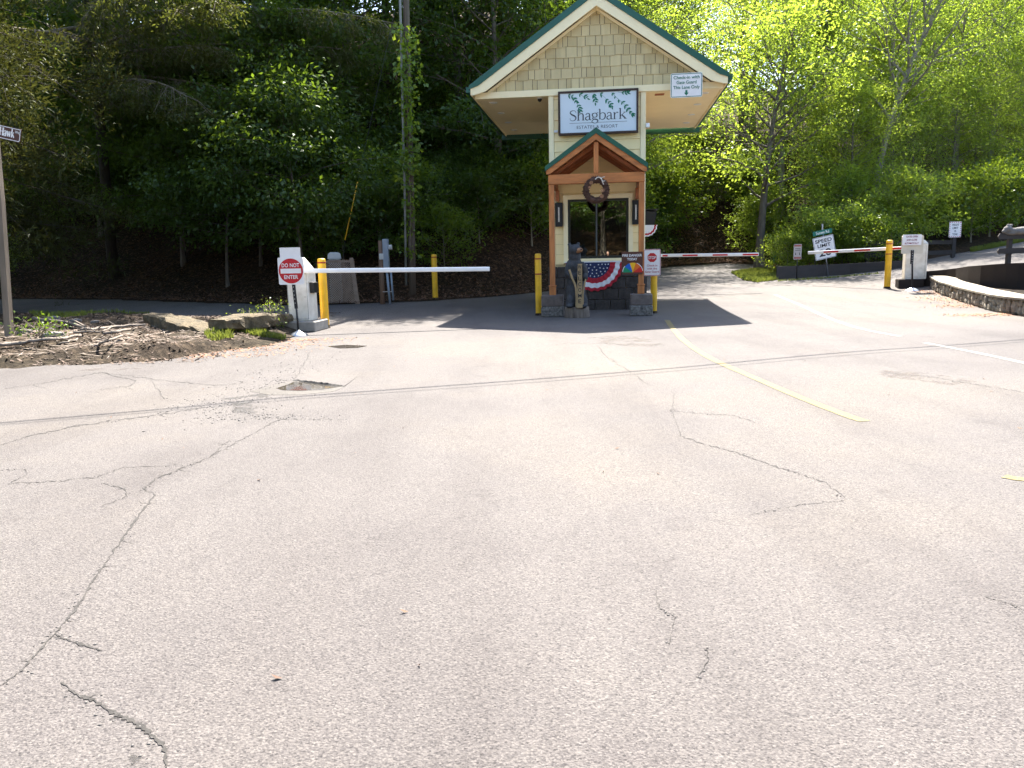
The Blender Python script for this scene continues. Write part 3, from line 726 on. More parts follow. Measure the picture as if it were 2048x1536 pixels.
def plant(key, x, y, label, cat='tree', name='broadleaf_tree', s=1.0, rz=None, group=None, sz=None, dz=0.0):
    t = thing(name, label, cat, (x, y, Hs(x, y) + dz), 0 if rz is None else rz, group)
    t.scale = (s, s, sz or s)
    tm, cm = PROTO[key]
    for nm, me in (('trunk', tm), ('crown', cm)):
        o = bpy.data.objects.new(nm, me); col.objects.link(o); o.parent = t
    return t
rng = random.Random(77)
LG = 'dark trees on the shaded slope'
ORD = ['first', 'second', 'third', 'fourth', 'fifth', 'sixth', 'seventh', 'eighth', 'ninth', 'tenth', 'eleventh', 'twelfth', 'thirteenth', 'fourteenth', 'fifteenth', 'sixteenth']
def near_booth(x, y): return (x > -5.2 and y < 34.2 and x < 9)
def row(keys, x0, x1, step, off, label, group, s=(.85, 1.15), jx=.9, jy=1.2, name='broadleaf_tree', cat='tree', skip=None, count=False, near=True):
    x = x0; made = []
    while x < x1:
        xx = x + rng.uniform(-jx, jx); yy = float(toe(xx)) + off + rng.uniform(-jy, jy)
        if not (skip and skip(xx, yy)) and not (near and near_booth(xx, yy)):
            made.append(plant(rng.choice(keys), xx, yy, label, cat, name, rng.uniform(*s), rng.uniform(0, 6.28), group))
        x += step
    if count:
        made.sort(key=lambda o: o.location.x / o.location.y)
        for o, w in zip(made, ORD): o['label'] = w + (' from the left of the ' if len(label.split()) < 11 else ' from left, ') + label
# left slope
row(['wc', 'wd'], -25, -1.5, 2.3, 1.5, 'low drooping trees leaning over the shaded lane', 'understory trees along the shaded lane', skip=lambda x, y: x < -15.0, s=(.75, 1.1), count=True)
row(['wa', 'wb', 'wc'], -29, 3.0, 3.1, 5.0, 'dark broadleaf trees just up the shaded slope', 'dark trees low on the shaded slope', skip=lambda x, y: x < -19, count=True)
row(['wa', 'wb'], -36, 5, 3.7, 10.5, 'tall dark broadleaf tree part way up the shaded slope', 'tall dark trees on the shaded slope', (.9, 1.2))
row(['wa', 'wb', 'rb'], -42, 4.5, 4.4, 18, 'tall tree high up the shaded slope, mostly hidden by others', 'trees high up the shaded slope', (1.0, 1.3))
row(['wb', 'rb'], -50, 7, 5.0, 27, 'tree near the crest of the shaded slope', 'trees on the crest of the shaded slope', (1.1, 1.4))
row(['sd', 'sm'], -22, 4, 2.1, .9, 'low dark shrubs at the foot of the shaded slope', 'shrubs at the foot of the shaded slope', (.6, .95), name='woodland_shrub', cat='shrub', skip=lambda x, y: -21 < x < -7.5, count=True)
row(['sd'], -24, -6.5, 2.2, 5.2, 'dark undergrowth shrubs below the drooping trees', 'undergrowth below the drooping trees', (.8, 1.25), jx=.5, jy=.5, name='undergrowth_shrub', cat='shrub', count=True)
for _k, _o in enumerate((2.6, 4.4, 6.6, 9.0)):
    row(['sm', 'sd', 'sd'], -8 + _k * .7, 4.5, 1.8, _o, ('lowest', 'second', 'third', 'top')[_k] + ' row of shrubs on the bank left of the booth', 'shrubs covering the bank left of the booth', (.7, 1.15), name='bank_shrub', cat='shrub', near=False, count=True)
# behind the booth and right: sunlit wood
clear = lambda x, y: 10.0 < x < 14.2 and y < toe(x) + 9.5
gapx = lambda x, y: 7.5 < x < 16
row(['sm', 'sb', 'sd'], 4.2, 16, 1.7, 1.6, 'leafy shrubs on the bank behind the far road', 'shrubs on the bank behind the far road', (.6, 1.1), name='bank_shrub', cat='shrub', skip=clear, count=True)
for _k, _o in enumerate((3.4, 7.2, 9.6, 12.2)):
    row(['sm', 'sb', 'sa'], 4.5, 16.5, 1.9, _o, ('low', 'middle', 'upper', 'top')[_k] + ' row of bushy shrubs on the bank behind the far road', 'bushy shrubs on the bank', (.8, 1.35), jx=.6, jy=.6, name='bank_shrub', cat='shrub', skip=clear, count=True)
row(['rb', 'ra'], 8, 22, 4.5, 31, 'tall tree on the skyline behind the cut bank', 'skyline trees behind the cut bank', (1.0, 1.2))
row(['sm', 'rc', 'sb'], 3.5, 15, 2.3, 5.0, 'young trees on the cut bank beyond the road', 'young trees on the cut bank', (.7, .95), skip=clear, count=True)
row(['rb', 'ra', 'wb'], 4, 15, 3.0, 8.5, 'tall green trees above the cut bank', 'trees above the cut bank', (.9, 1.1), skip=gapx, count=True)
plant('ra', 6.6, 43.2, 'tall airy tree just behind the booth canopy shading the far road', s=1.15, rz=1.0)
plant('rb', 3.6, 37.6, 'tall airy tree behind the booth at the bend of the far road', s=1.1, rz=3.0)
row(['ra', 'rb', 'rd'], 5, 17, 3.8, 14, 'tall sunlit tree deep in the wood behind the booth', 'deep trees behind the booth', (1, 1.25), skip=gapx)
row(['rb', 'ra', 'wb'], 6, 18, 4.2, 22, 'sunlit tree on the ridge behind the booth', 'ridge trees behind the booth', (1.1, 1.35), skip=lambda x, y: 8 < x < 17)
row(['sa', 'sb', 'sm'], 16.5, 38, 1.75, 1.0, 'bushy shrubs behind the rail fence', 'shrubs behind the rail fence', (.85, 1.3), jx=.5, jy=.5, name='roadside_shrub', cat='shrub', count=True)
row(['rc', 'sb', 'sb', 'rb'], 17, 40, 4.2, 4.0, 'small bright trees behind the roadside shrubs', 'small bright trees behind the fence', (.6, .85), count=True)
row(['ra', 'rb', 'rd', 'rd'], 16, 42, 5.6, 8.5, 'bright sunlit trees in the wood beside the uphill road', 'bright trees beside the uphill road', (.85, 1.1), count=True)
row(['ra', 'rd', 'rb', 'rc'], 20.5, 48, 4.8, 15, 'tall bright tree deeper in the sunlit wood', 'tall trees deeper in the sunlit wood', (1, 1.25))
row(['ra', 'rc', 'wb'], 21.5, 56, 5.0, 24, 'tall tree far back in the sunlit wood', 'trees far back in the sunlit wood', (1.15, 1.45))
row(['rb', 'ra', 'wb'], 21, 70, 6.0, 36, 'tree on the distant wooded ridge', 'trees on the distant wooded ridge', (1.3, 1.7))
row(['rb', 'sb', 'rc'], 18, 46, 2.7, 6.6, 'leafy young tree filling the sunlit wood behind the shrubs', 'young trees filling the sunlit wood', (.55, .8), jx=.7)
row(['ra', 'rb', 'rc'], 19, 50, 3.4, 11.5, 'mid-height tree filling the gap between taller trunks', 'mid-height trees in the sunlit wood', (.6, .85), jx=.8)
for x, y, k in ((-20, 19, 'wb'), (-24, 24.5, 'wa'), (-20.5, 12.5, 'wb'), (-28, 30, 'wb')):
    plant(k, x, y, 'tree overhanging the lane just outside the left picture edge', 'tree', 'broadleaf_tree', 1.15, x, 'trees just outside the left edge')  # out of view, added to block sky and darken the lane and verge
plant('rb', 8.5, 73, 'tall bright tree on the skyline just right of the booth gable', s=1.15, rz=.3)
plant('ra', 13.5, 77, 'very tall bright tree on the skyline above the cut bank', s=1.15, rz=1.3)
plant('rb', 13.2, 64.0, 'bright tree closing the skyline gap right of the gable', s=1.3, rz=2.9)
plant('wb', 12.6, 68.0, 'dark green tree on the skyline right of the booth gable', s=1.1, rz=.9)
# trees behind the photographer, mirrored in the booth window
for x, y, k in ((-9, -15, 'wb'), (-2.5, -18, 'wa'), (4, -17, 'wb'), (10.5, -16, 'ra'), (17, -20, 'wb'), (0.5, -23, 'wb'), (8, -24, 'wa'), (-7, -23, 'wa'), (13.5, -23, 'wa'), (4.5, -29, 'wb')):
    plant(k, x, y, 'tree across the road, seen only mirrored in the booth window', 'tree', 'broadleaf_tree', 1.1, x, 'trees mirrored in the window')
# shrubs behind the low dark wall
for i, px in enumerate((1585, 1612, 1640, 1668, 1696, 1722, 1748, 1776)):
    p = hit(px, 556 - i * 1.6)
    plant(['sa', 'sm', 'sb'][i % 3], p.x * 1.055, p.y * 1.055 + .7 + (i % 2) * .5, ORD[i] + ' from the left of the shrubs growing over the low dark wall', 'shrub', 'wall_shrub', .62 + .1 * (i % 3), i * 1.3, 'shrubs behind the low dark wall')
# ------------------------------------------------------------------ gatehouse
_b = ray(1213, 507); YAW = math.atan2(_b.x, _b.y)
BO = Vector((2.486, 22.157, 0.0))
gh = thing('gatehouse', 'cream guard booth with wide green gabled canopy and cedar porch between the lanes', 'guard booth', BO, -YAW)
HW = 1.325                                    # half width of the booth body
Z_SOF, Z_STONE = 6.0, 1.26
DEP = 5.0
WX0, WX1, WZ0, WZ1 = -.82, .87, 1.47, 3.11    # window opening
rng = random.Random(5)
M['shingle3'] = mat('tan_shingle_dark', (.51, .40, .20), .75, .12, 7, .3, 40, stretch=(1, 1, .2))
# wall shell with the window opening
mb = MB()
mb.box(-HW + .03, WX0, .03, .15, 0, Z_SOF - .005); mb.box(WX1, HW - .03, .03, .15, 0, Z_SOF - .005)
mb.box(WX0, WX1, .03, .15, 0, WZ0); mb.box(WX0, WX1, .03, .15, WZ1, Z_SOF - .005)
mb.box(-HW + .03, -HW + .15, .15, DEP, 0, Z_SOF - .005); mb.box(HW - .15, HW - .03, .15, DEP, 0, Z_SOF - .005)
mb.box(-HW + .15, HW - .15, DEP - .12, DEP, 0, Z_SOF - .005)
mb.build('wall', 'shingle3', gh)
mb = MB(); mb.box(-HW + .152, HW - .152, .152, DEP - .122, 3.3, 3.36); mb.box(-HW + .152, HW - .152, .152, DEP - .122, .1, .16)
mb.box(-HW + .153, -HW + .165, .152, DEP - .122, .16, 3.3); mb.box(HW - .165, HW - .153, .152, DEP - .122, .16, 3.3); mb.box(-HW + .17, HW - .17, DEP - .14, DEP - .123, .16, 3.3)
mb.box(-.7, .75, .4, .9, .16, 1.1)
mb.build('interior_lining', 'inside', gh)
# lap siding, plank by plank
EXP = .281
def plank(x0, x1, z0, z1, parent):
    m_ = MB(); a = .028; b = .006
    m_.add([(x0, .029 - a, z0), (x1, .029 - a, z0), (x1, .029, z0), (x0, .029, z0), (x0, .029 - b, z1), (x1, .029 - b, z1), (x1, .029, z1), (x0, .029, z1)],
           [(0, 3, 2, 1), (4, 5, 6, 7), (0, 1, 5, 4), (1, 2, 6, 5), (2, 3, 7, 6), (3, 0, 4, 7)])
    return m_.build('plank', 'cream', parent)
z = Z_STONE + .06
TR = .125
while z < 5.88:
    z1 = min(z + EXP, 5.895)
    if z1 <= WZ0 - .10 or z >= WZ1 + TR: plank(-HW + .145, HW - .145, z, z1 - .006, gh)
    else:
        zt = z1 - .006
        plank(-HW + .145, WX0 - TR, z, zt, gh); plank(WX1 + TR, HW - .145, z, zt, gh)
        if z1 > WZ1 + TR: plank(WX0 - TR, WX1 + TR, WZ1 + TR + .002, zt, gh)
    z = z1
# side siding (same planks turned)
side = MB(); L = DEP - .3
side.add([(0, -.022, 0), (L, -.022, 0), (L, 0, 0), (0, 0, 0), (0, -.006, EXP - .002), (L, -.006, EXP - .002), (L, 0, EXP - .002), (0, 0, EXP - .002)],
         [(0, 3, 2, 1), (4, 5, 6, 7), (0, 1, 5, 4), (1, 2, 6, 5), (2, 3, 7, 6), (3, 0, 4, 7)])
sme = side.mesh('plank'); sme.materials.append(M['cream'])
for k in range(16):
    for sgn in (1, -1):
        o = bpy.data.objects.new('plank', sme); col.objects.link(o); o.parent = gh
        o.rotation_euler = (0, 0, sgn * math.pi / 2)
        o.location = ((HW - .029, .15, Z_STONE + .06 + k * EXP) if sgn > 0 else (-HW + .029, .15 + L, Z_STONE + .06 + k * EXP))
for x0, x1 in ((-HW, -HW + .142), (HW - .142, HW)):
    MB().bbox(x0, x1, -.012, .16, Z_STONE + .02, 5.897, .006).build('corner_board', 'creamtrim', gh)
# block base, block by block
for r in range(4):
    zz0 = r * .315; zz1 = zz0 + .307; x = -HW - .03 + (-.2 if r % 2 else 0)
    while x < HW + .03:
        x1 = x + .43; xa, xb = max(x, -HW - .03), min(x1 - .008, HW + .03)
        if xb - xa > .04:
            d = rng.uniform(0, .018); MB().bbox(xa, xb, -.07 - d, .028, zz0, zz1, .014).build('block', 'block', gh)
        x = x1
    for sgn in (-1, 1):
        y = .03
        while y < DEP:
            y1 = min(y + .43, DEP); d = rng.uniform(0, .018)
            xa, xb = (HW - .029, HW + .05 + d) if sgn > 0 else (-HW - .05 - d, -HW + .029)
            MB().bbox(xa, xb, y, y1 - .008, zz0, zz1, .014).build('block', 'block', gh); y = y1
# window: trim, frame, panes
tr = MB()
tr.box(WX0 - TR, WX0, -.032, .028, WZ0 - .06, WZ1 + TR - .002); tr.box(WX1, WX1 + TR, -.032, .028, WZ0 - .06, WZ1 + TR - .002); tr.box(WX0, WX1, -.034, .028, WZ1, WZ1 + TR - .002)
tr.box(WX0 - TR - .01, WX1 + TR + .01, -.075, .028, WZ0 - .115, WZ0 - .062); tr.box(WX0, WX1, -.03, .028, WZ0 - .06, WZ0)
tr.build('window_trim', 'creamtrim', gh)
wf = MB(); fw = .062
wf.box(WX0, WX0 + fw, .0, .10, WZ0, WZ1); wf.box(WX1 - fw, WX1, .0, .10, WZ0, WZ1); wf.box(WX0 + fw, WX1 - fw, .0, .10, WZ1 - fw, WZ1); wf.box(WX0 + fw, WX1 - fw, .0, .10, WZ0, WZ0 + fw * 1.2)
win = wf.build('window', 'bronze', gh)
xm = -.02
MB().box(xm - .035, xm + .035, .004, .09, WZ0 + fw * 1.2, WZ1 - fw).build('mullion', 'bronze', win)
MB().box(xm - .005, xm + .005, .0, .0038, WZ0 + fw * 1.2, WZ1 - fw).build('mullion_highlight', 'greybox', win)  # thin grey strip paints a small highlight down the mullion
for a, b in ((WX0 + fw, xm - .035), (xm + .035, WX1 - fw)):
    MB().box(a + .001, b - .001, .045, .051, WZ0 + fw * 1.2 + .001, WZ1 - fw - .001).build('pane', 'glass', win)
# curtain inside, gathered to the right
cv = []; nx, nz = 24, 10
for j in range(nz + 1):
    t = j / nz
    for i in range(nx + 1):
        u = i / nx; xl = .42 + .25 * (t ** .7); cv.append((xl + (.80 - xl) * u, .26 + .03 * math.sin(u * 26), 3.05 - 1.0 * t))
mb = MB(); mb.add(cv, [(j * (nx + 1) + i, j * (nx + 1) + i + 1, (j + 1) * (nx + 1) + i + 1, (j + 1) * (nx + 1) + i) for j in range(nz) for i in range(nx)], True)
tag(mb.build('curtain', 'curtain'), 'pale curtain drawn aside inside the booth window', 'curtain')
_c = bpy.data.objects['curtain']; _c.location = BO; _c.rotation_euler = (0, 0, -YAW)
# canopy: gable wall, shingles, frieze, soffit, roof
SL = .6735; EX = 3.46; ZT = 8.57; FR0, FR1 = 5.90, 6.07; YB = 7.35; YF = -.26
def roofz(x): return ZT - abs(x) * SL
MB().prism([(-3.3, FR1), (3.3, FR1), (0, ZT - .12)], .03, .1).build('gable_wall', 'framebrown', gh)
MB().bbox(-3.36, 3.36, -.045, .12, FR0, FR1, .006).build('frieze_board', 'creamtrim', gh)
def clip(poly, f):
    out = []
    for i, p in enumerate(poly):
        q = poly[(i + 1) % len(poly)]; a, b = f(p), f(q)
        if a >= 0: out.append(p)
        if (a >= 0) != (b >= 0):
            t = a / (a - b); out.append((p[0] + (q[0] - p[0]) * t, p[1] + (q[1] - p[1]) * t))
    return out
SH = .268; z = FR1 + .002; r = 0
M['shingle2'] = mat('tan_shingle_light', (.62, .50, .26), .75, .12, 7, .3, 40, stretch=(1, 1, .2))
M['shingle'] = mat('tan_shingle', (.57, .455, .235), .75, .12, 7, .3, 40, stretch=(1, 1, .2))
while z < 8.15:
    x = -3.4 + rng.uniform(0, .2)
    while x < 3.4:
        w = rng.choice([.13, .17, .22, .26, .28, .3]); dzb = rng.choice([0, 0, 0, .022]) if r else 0
        poly = [(x, z + dzb), (x + w - .013, z + dzb), (x + w - .013, z + SH + .02), (x, z + SH + .02)]
        for sg in (1, -1): poly = clip(poly, lambda p: (roofz(p[0]) - .46 - p[1]) if sg * p[0] >= 0 or True else 1)
        poly = clip(poly, lambda p: ZT - .46 - SL * p[0] - p[1]); poly = clip(poly, lambda p: ZT - .46 + SL * p[0] - p[1])
        if len(poly) >= 3 and abs(sum(poly[i][0] * poly[(i + 1) % len(poly)][1] - poly[(i + 1) % len(poly)][0] * poly[i][1] for i in range(len(poly)))) > .006:
            m_ = MB(); n = len(poly); zt = z + SH
            fy = lambda q: .028 - .024 + (q - z) / SH * .017
            m_.add([(a, fy(b), b) for a, b in poly] + [(a, .028, b) for a, b in poly], [tuple(range(n))] + [((i + 1) % n, i, n + i, n + (i + 1) % n) for i in range(n)])
            m_.build('shingle', rng.choice(['shingle', 'shingle', 'shingle2', 'shingle3']), gh)
        x += w
    z += SH; r += 1
# rake boards and their soffit
for sg in (-1, 1):
    def P(x, dz): return (sg * x, ZT - x * SL - dz)
    a = [P(0, .20), P(EX - .02, .20), P(EX - .02, .31), P(3.24, .50), P(0, .50)] if False else None
    xe = EX - .015
    poly = [P(0, .19), (sg * xe, ZT - xe * SL - .06 - .02), (sg * xe, 5.965), (sg * (xe - .12), 5.965), P(xe - .46, .475), P(0, .475)]
    poly[1] = P(xe, .10)
    poly = [P(0, .19), P(xe - .25, .19), P(xe, .115), (sg * xe, 5.97), (sg * (xe - .1), 5.97), P(3.02, .475), P(0, .475)]
    if sg > 0: poly = poly[::-1]
    MB().prism(poly, YF, YF + .04).build('rake_board', 'creamtrim', gh)
    MB().add([(sg * 0, YF + .04, ZT - .455), (sg * 3.38, YF + .04, ZT - 3.38 * SL - .20), (sg * 3.38, .03, ZT - 3.38 * SL - .20), (sg * 0, .03, ZT - .455)], [(0, 1, 2, 3)] if sg < 0 else [(3, 2, 1, 0)]).build('rake_soffit', 'creamtrim', gh)
    # inner trim strip along the rake
    poly = [P(.0, .455), P(3.0, .455), P(3.05, .53), P(0, .54)]
    if sg > 0: poly = poly[::-1]
    MB().prism(poly, -.03, .02).build('gable_trim', 'creamtrim', gh)
    # roof slab with green metal edge
    q = [P(0, 0), P(EX + .02, 0), P(EX + .02, .10), P(EX - .22, .185), P(0, .185)]
    if sg > 0: q = q[::-1]
    MB().prism(q, YF - .03, YB).build('roof_panel', 'green', gh)
    for k in range(14):
        yy = YF + .25 + k * .54
        s0, s1 = Vector((0, yy, ZT + .012)), Vector((sg * EX, yy, ZT - EX * SL + .012))
        MB().tube([s0, s1], .016, 4).build('roof_seam', 'green', gh)
    # gutter
    xg0, xg1 = (EX - .02, EX + .12) if sg > 0 else (-EX - .12, -EX + .02)
    MB().add([(xg0, YF + .06, 6.05), (xg1, YF + .06, 6.09 if sg > 0 else 6.05), (xg1, YF + .06, 6.20), (xg0, YF + .06, 6.20), (xg0, YB + .05, 6.05), (xg1, YB + .05, 6.05), (xg1, YB + .05, 6.20), (xg0, YB + .05, 6.20)],
             [(0, 1, 2, 3), (7, 6, 5, 4), (1, 0, 4, 5), (2, 1, 5, 6), (3, 2, 6, 7), (0, 3, 7, 4)]).build('gutter', 'green', gh)
    # eave fascia and soffit
    xa, xb = (EX - .05, EX - .02) if sg > 0 else (-EX + .02, -EX + .05)
    MB().box(xa, xb, YF + .045, YB - .05, 5.962, 6.16).build('eave_fascia', 'creamtrim', gh)
    xa, xb = (HW + .002, EX - .052) if sg > 0 else (-EX + .052, -HW - .002)
    sof = MB(); sof.box(xa, xb, .1, YB - .1, Z_SOF, Z_SOF + .03); sof = sof.build('soffit', 'soffit', gh)
    for yy in (1.06, 2.75, 4.52, 6.12):
        lg = MB(); lg.lathe([(.001, -.012), (.075, -.012), (.085, -.02), (.115, -.014), (.12, -.001)], 20, (sg * 3.0, yy, Z_SOF)); lg.build('recessed_light', 'white', sof)
MB().box(-HW, HW, DEP + .002, YB - .1, Z_SOF, Z_SOF + .03).build('soffit', 'soffit', gh)
MB().prism([(-3.3, 6.03), (3.3, 6.03), (0, ZT - .2)], YB - .09, YB - .02).build('back_gable', 'creamtrim', gh)
MB().box(-EX - .14, EX + .14, YB + .06, YB + .2, 5.86, 6.03).build('back_gutter', 'green', gh)
# torn patch and cameras under the canopy
pt = MB(); pt.bbox(1.62, 1.88, .85, 1.1, Z_SOF - .012, Z_SOF - .001, .004); pt.build('soffit_patch', 'cedard', gh)
def place(o): o.location = BO; o.rotation_euler = (0, 0, -YAW); return o
def bthing(name, label, cat, lx, ly, lz, group=None, rz=0.0):
    c, s = math.cos(-YAW), math.sin(-YAW)
    return thing(name, label, cat, (BO.x + lx * c - ly * s, BO.y + lx * s + ly * c, BO.z + lz), -YAW + rz, group)
dc = bthing('security_camera', 'white dome security camera under the canopy left of the big sign', 'camera', -1.6, .5, Z_SOF)
MB().lathe([(.001, 0), (.085, 0), (.085, -.05), (.07, -.07)], 18).build('housing', 'white', dc); MB().ell((0, -.02, -.09), (.06, .06, .06)).build('lens_dome', 'blackm', dc)
MB().box(-.02, .02, -.02, .05, -.06, 0).build('bracket', 'white', dc)
dc = bthing('security_camera', 'small white camera fixed to the booth corner under the canopy', 'camera', HW + .05, .02, 5.02)
MB().bbox(-.05, .05, -.12, .02, -.06, .05, .01).build('housing', 'white', dc); MB().lathe([(.001, 0), (.025, 0), (.028, .02)], 12, (0, 0, 0)).build('lens', 'blackm', dc)
bthing_plate = MB(); bthing_plate.box(-HW + .15, -HW + .25, -.03, .0, 4.93, 4.99); o = bthing_plate.build('small_plaque', 'white'); place(o); tag(o, 'tiny white plaque on the booth siding below the big sign', 'plaque')

# porch
PY = -1.98                                      # centre line of the porch posts
for sg in (-1, 1):
    pc = sg * 1.135
    MB().bbox(pc - .068, pc + .068, PY - .068, PY + .068, .56, 3.355, .008).build('post', 'cedar', gh)
    pb = MB(); pb.bbox(pc - .085, pc + .085, PY - .085, PY + .085, .56, .78, .008); pb.bbox(pc - .10, pc + .10, PY - .10, PY + .10, .78, .81, .006); pb.build('post_skirt', 'cedar', gh)
    pr = thing('x', '', '') if False else None
    x0, x1 = pc - .285 if sg < 0 else pc - .27, pc + .27 if sg < 0 else pc + .285
    MB().bbox(x0, x1, PY - .21, PY + .28, .275, .56, .02).build('pier_block', 'pier', gh)
    MB().bbox(x0 - .01, x1 + .01, PY - .225, PY + .29, .0, .272, .025).build('pier_block', 'pierlow', gh)
    MB().bbox(sg * 1.135 - .06, sg * 1.135 + .06, PY + .07, -.005, 3.36, 3.58, .008).build('side_beam', 'cedard', gh)
    MB().bbox(sg * 1.10 - .055, sg * 1.10 + .055, -.16, -.014, 3.06, 3.358, .008).build('wall_bracket', 'cedard', gh)
MB().bbox(-1.21, 1.21, PY - .08, PY + .07, 3.358, 3.60, .01).build('tie_beam', 'cedarh', gh)
PZ, PS, PE, PFY = 4.70, .70, 1.285, -2.14      # porch ridge, slope, half span, front edge
MB().bbox(-.062, .062, PY - .07, PY + .06, 3.602, PZ - .34, .008).build('king_post', 'cedar', gh)
for sg in (-1, 1):
    def P(x, dz): return (sg * x, PZ - x * PS - dz)
    q = [P(0, 0), P(PE, 0), P(PE, .12), P(0, .14)]
    if sg > 0: q = q[::-1]
    MB().prism(q, PFY, .0).build('porch_roof', 'green', gh)
    q = [P(0, .142), P(PE - .03, .122), P(PE - .03, .22), P(PE - .12, .27), P(0, .29)]
    if sg > 0: q = q[::-1]
    MB().prism(q, PFY + .03, PFY + .075).build('rake_rafter', 'cedarh', gh)
    for k, yy in enumerate((-1.75, -1.2, -.65, -.12)):
        q = [P(0, .30), P(PE - .1, .28), P(PE - .1, .36), P(0, .40)]
        if sg > 0: q = q[::-1]
        MB().prism(q, yy, yy + .05).build('rafter', 'cedard', gh)
    q = [P(0, .145), P(PE - .06, .13), P(PE - .06, .15), P(0, .17)]
    if sg > 0: q = q[::-1]
    MB().prism(q, PFY + .08, -.01).build('roof_deck', 'cedard', gh)
    for xx in (.35, .75):
        c = P(xx, .21); MB().box(min(sg * (xx - .03), sg * (xx + .03)), max(sg * (xx - .03), sg * (xx + .03)), PFY + .08, -.02, c[1] - .06, c[1] - .0).build('purlin', 'cedarh', gh)

# ------------------------------------------------------------------ things on the booth
for sg, zz, lab in ((-1, 2.7, 'black wall lamp with narrow glass slot beside the left porch post'), (1, 2.71, 'black wall lamp with narrow glass slot beside the right porch post')):
    w = bthing('wall_sconce', lab, 'wall lamp', sg * 1.065, -.01, zz, 'wall lamps flanking the window')
    MB().bbox(-.10, .10, -.12, .0, -.33, .33, .012).build('housing', 'blackm', w)
    MB().box(-.018, .018, -.124, -.118, -.20, .20).build('lens', 'antler', w)

def stroke(mb, pts, w, y, n=8, kx=1, kz=1, ox=0, oz=0):
    c = catmull([(p[0], p[1], 0) for p in pts], n) if n > 1 else [Vector((p[0], p[1], 0)) for p in pts]
    m = len(c)
    if hasattr(w, '__len__'):
        ws = [float(np.interp(i / (m - 1), np.linspace(0, 1, len(w)), w)) for i in range(m)]
    else: ws = w
    k = (kx + kz) / 2
    ribbon(mb, [(ox + p.x * kx, oz + p.y * kz) for p in c], [q * k for q in ws] if hasattr(ws, '__len__') else ws * k, y)
T_, N_ = .15, .055
SER = {
 'S': (.80, [([(.70, 1.12), (.64, 1.36), (.40, 1.44), (.14, 1.32), (.10, 1.08), (.30, .84), (.54, .68), (.70, .44), (.62, .12), (.36, -.02), (.12, .08), (.06, .36)], [.05, .05, .07, .10, .13, .17, .17, .14, .10, .06, .05, .05], 6)]),
 'h': (.86, [([(.16, 0), (.16, 1.52)], T_, 1), ([(.02, 1.50), (.16, 1.53)], N_, 1), ([(.02, .02), (.30, .02)], N_, 1), ([(.20, .66), (.34, .90), (.52, .97), (.66, .84), (.68, .55), (.68, 0)], [.05, .06, .10, T_, T_, T_], 6), ([(.54, .02), (.82, .02)], N_, 1)]),
 'a': (.72, [([(.12, .74), (.20, .94), (.38, .98), (.50, .84), (.52, .5), (.52, .16), (.58, .03), (.70, .06)], [.11, .07, .07, .12, T_, T_, .10, .05], 6), ([(.52, .60), (.30, .52), (.10, .36), (.10, .14), (.24, .0), (.40, .06), (.52, .22)], [.05, .07, .12, .14, .10, .06, .05], 6)]),
 'g': (.76, [([(.34, .98), (.14, .88), (.10, .64), (.20, .42), (.36, .36), (.54, .46), (.60, .68), (.50, .92), (.34, .98)], [.06, .12, .14, .09, .06, .12, .14, .09, .06], 6), ([(.52, .90), (.62, 1.0), (.74, .98)], [.05, .06, .08], 4),
               ([(.22, .40), (.10, .24), (.20, .12), (.46, .08), (.66, -.06), (.66, -.28), (.42, -.46), (.16, -.42), (.04, -.24), (.14, -.06), (.26, .06)], [.06, .08, .10, .14, .14, .10, .06, .07, .09, .07, .05], 6)]),
 'b': (.82, [([(.14, .04), (.14, 1.52)], T_, 1), ([(.0, 1.50), (.14, 1.53)], N_, 1), ([(.16, .70), (.30, .92), (.50, .97), (.68, .80), (.72, .48), (.64, .16), (.44, .0), (.26, .05), (.14, .16)], [.05, .06, .08, .13, .16, .13, .07, .05, .05], 6)]),
 'r': (.62, [([(.16, 0), (.16, .94)], T_, 1), ([(.02, .93), (.16, .96)], N_, 1), ([(.02, .02), (.34, .02)], N_, 1), ([(.20, .62), (.32, .88), (.46, .96), (.56, .88)], [.05, .06, .09, .13], 5)]),
 'k': (.84, [([(.16, 0), (.16, 1.52)], T_, 1), ([(.02, 1.50), (.16, 1.53)], N_, 1), ([(.02, .02), (.30, .02)], N_, 1), ([(.20, .42), (.64, .92)], .06, 1), ([(.50, .93), (.76, .93)], N_, 1), ([(.34, .56), (.72, .04)], .15, 1), ([(.56, .02), (.84, .02)], N_, 1)]),
 'H': (1.15, [([(.2, 0), (.2, 1.45)], .19, 1), ([(.92, 0), (.92, 1.45)], .19, 1), ([(.2, .74), (.92, .74)], .08, 1)] + [([(q - .18, zz), (q + .18, zz)], .07, 1) for q in (.2, .92) for zz in (.03, 1.42)]),
 'w': (1.15, [([(.08, .95), (.36, .02)], .16, 1), ([(.36, .02), (.58, .85)], .07, 1), ([(.56, .95), (.80, .02)], .16, 1), ([(.80, .02), (1.06, .95)], .07, 1), ([(-.04, .95), (.24, .95)], .06, 1), ([(.92, .95), (1.16, .95)], .06, 1)]),
}
def serif_word(word, x0, x1, zb, y, m, parent, xh, slope=0.0):
    tot = sum(SER[c][0] for c in word); k = (x1 - x0) / tot; ox = x0
    mb = MB(); j = 0
    for c in word:
        adv, ss = SER[c]
        for pts, w, n in ss:
            stroke(mb, pts, w, y - .0004 * (j % 5), n, k, xh, ox, zb + slope * (ox - x0)); j += 1
        ox += adv * k
    return mb.build('lettering', m, parent)
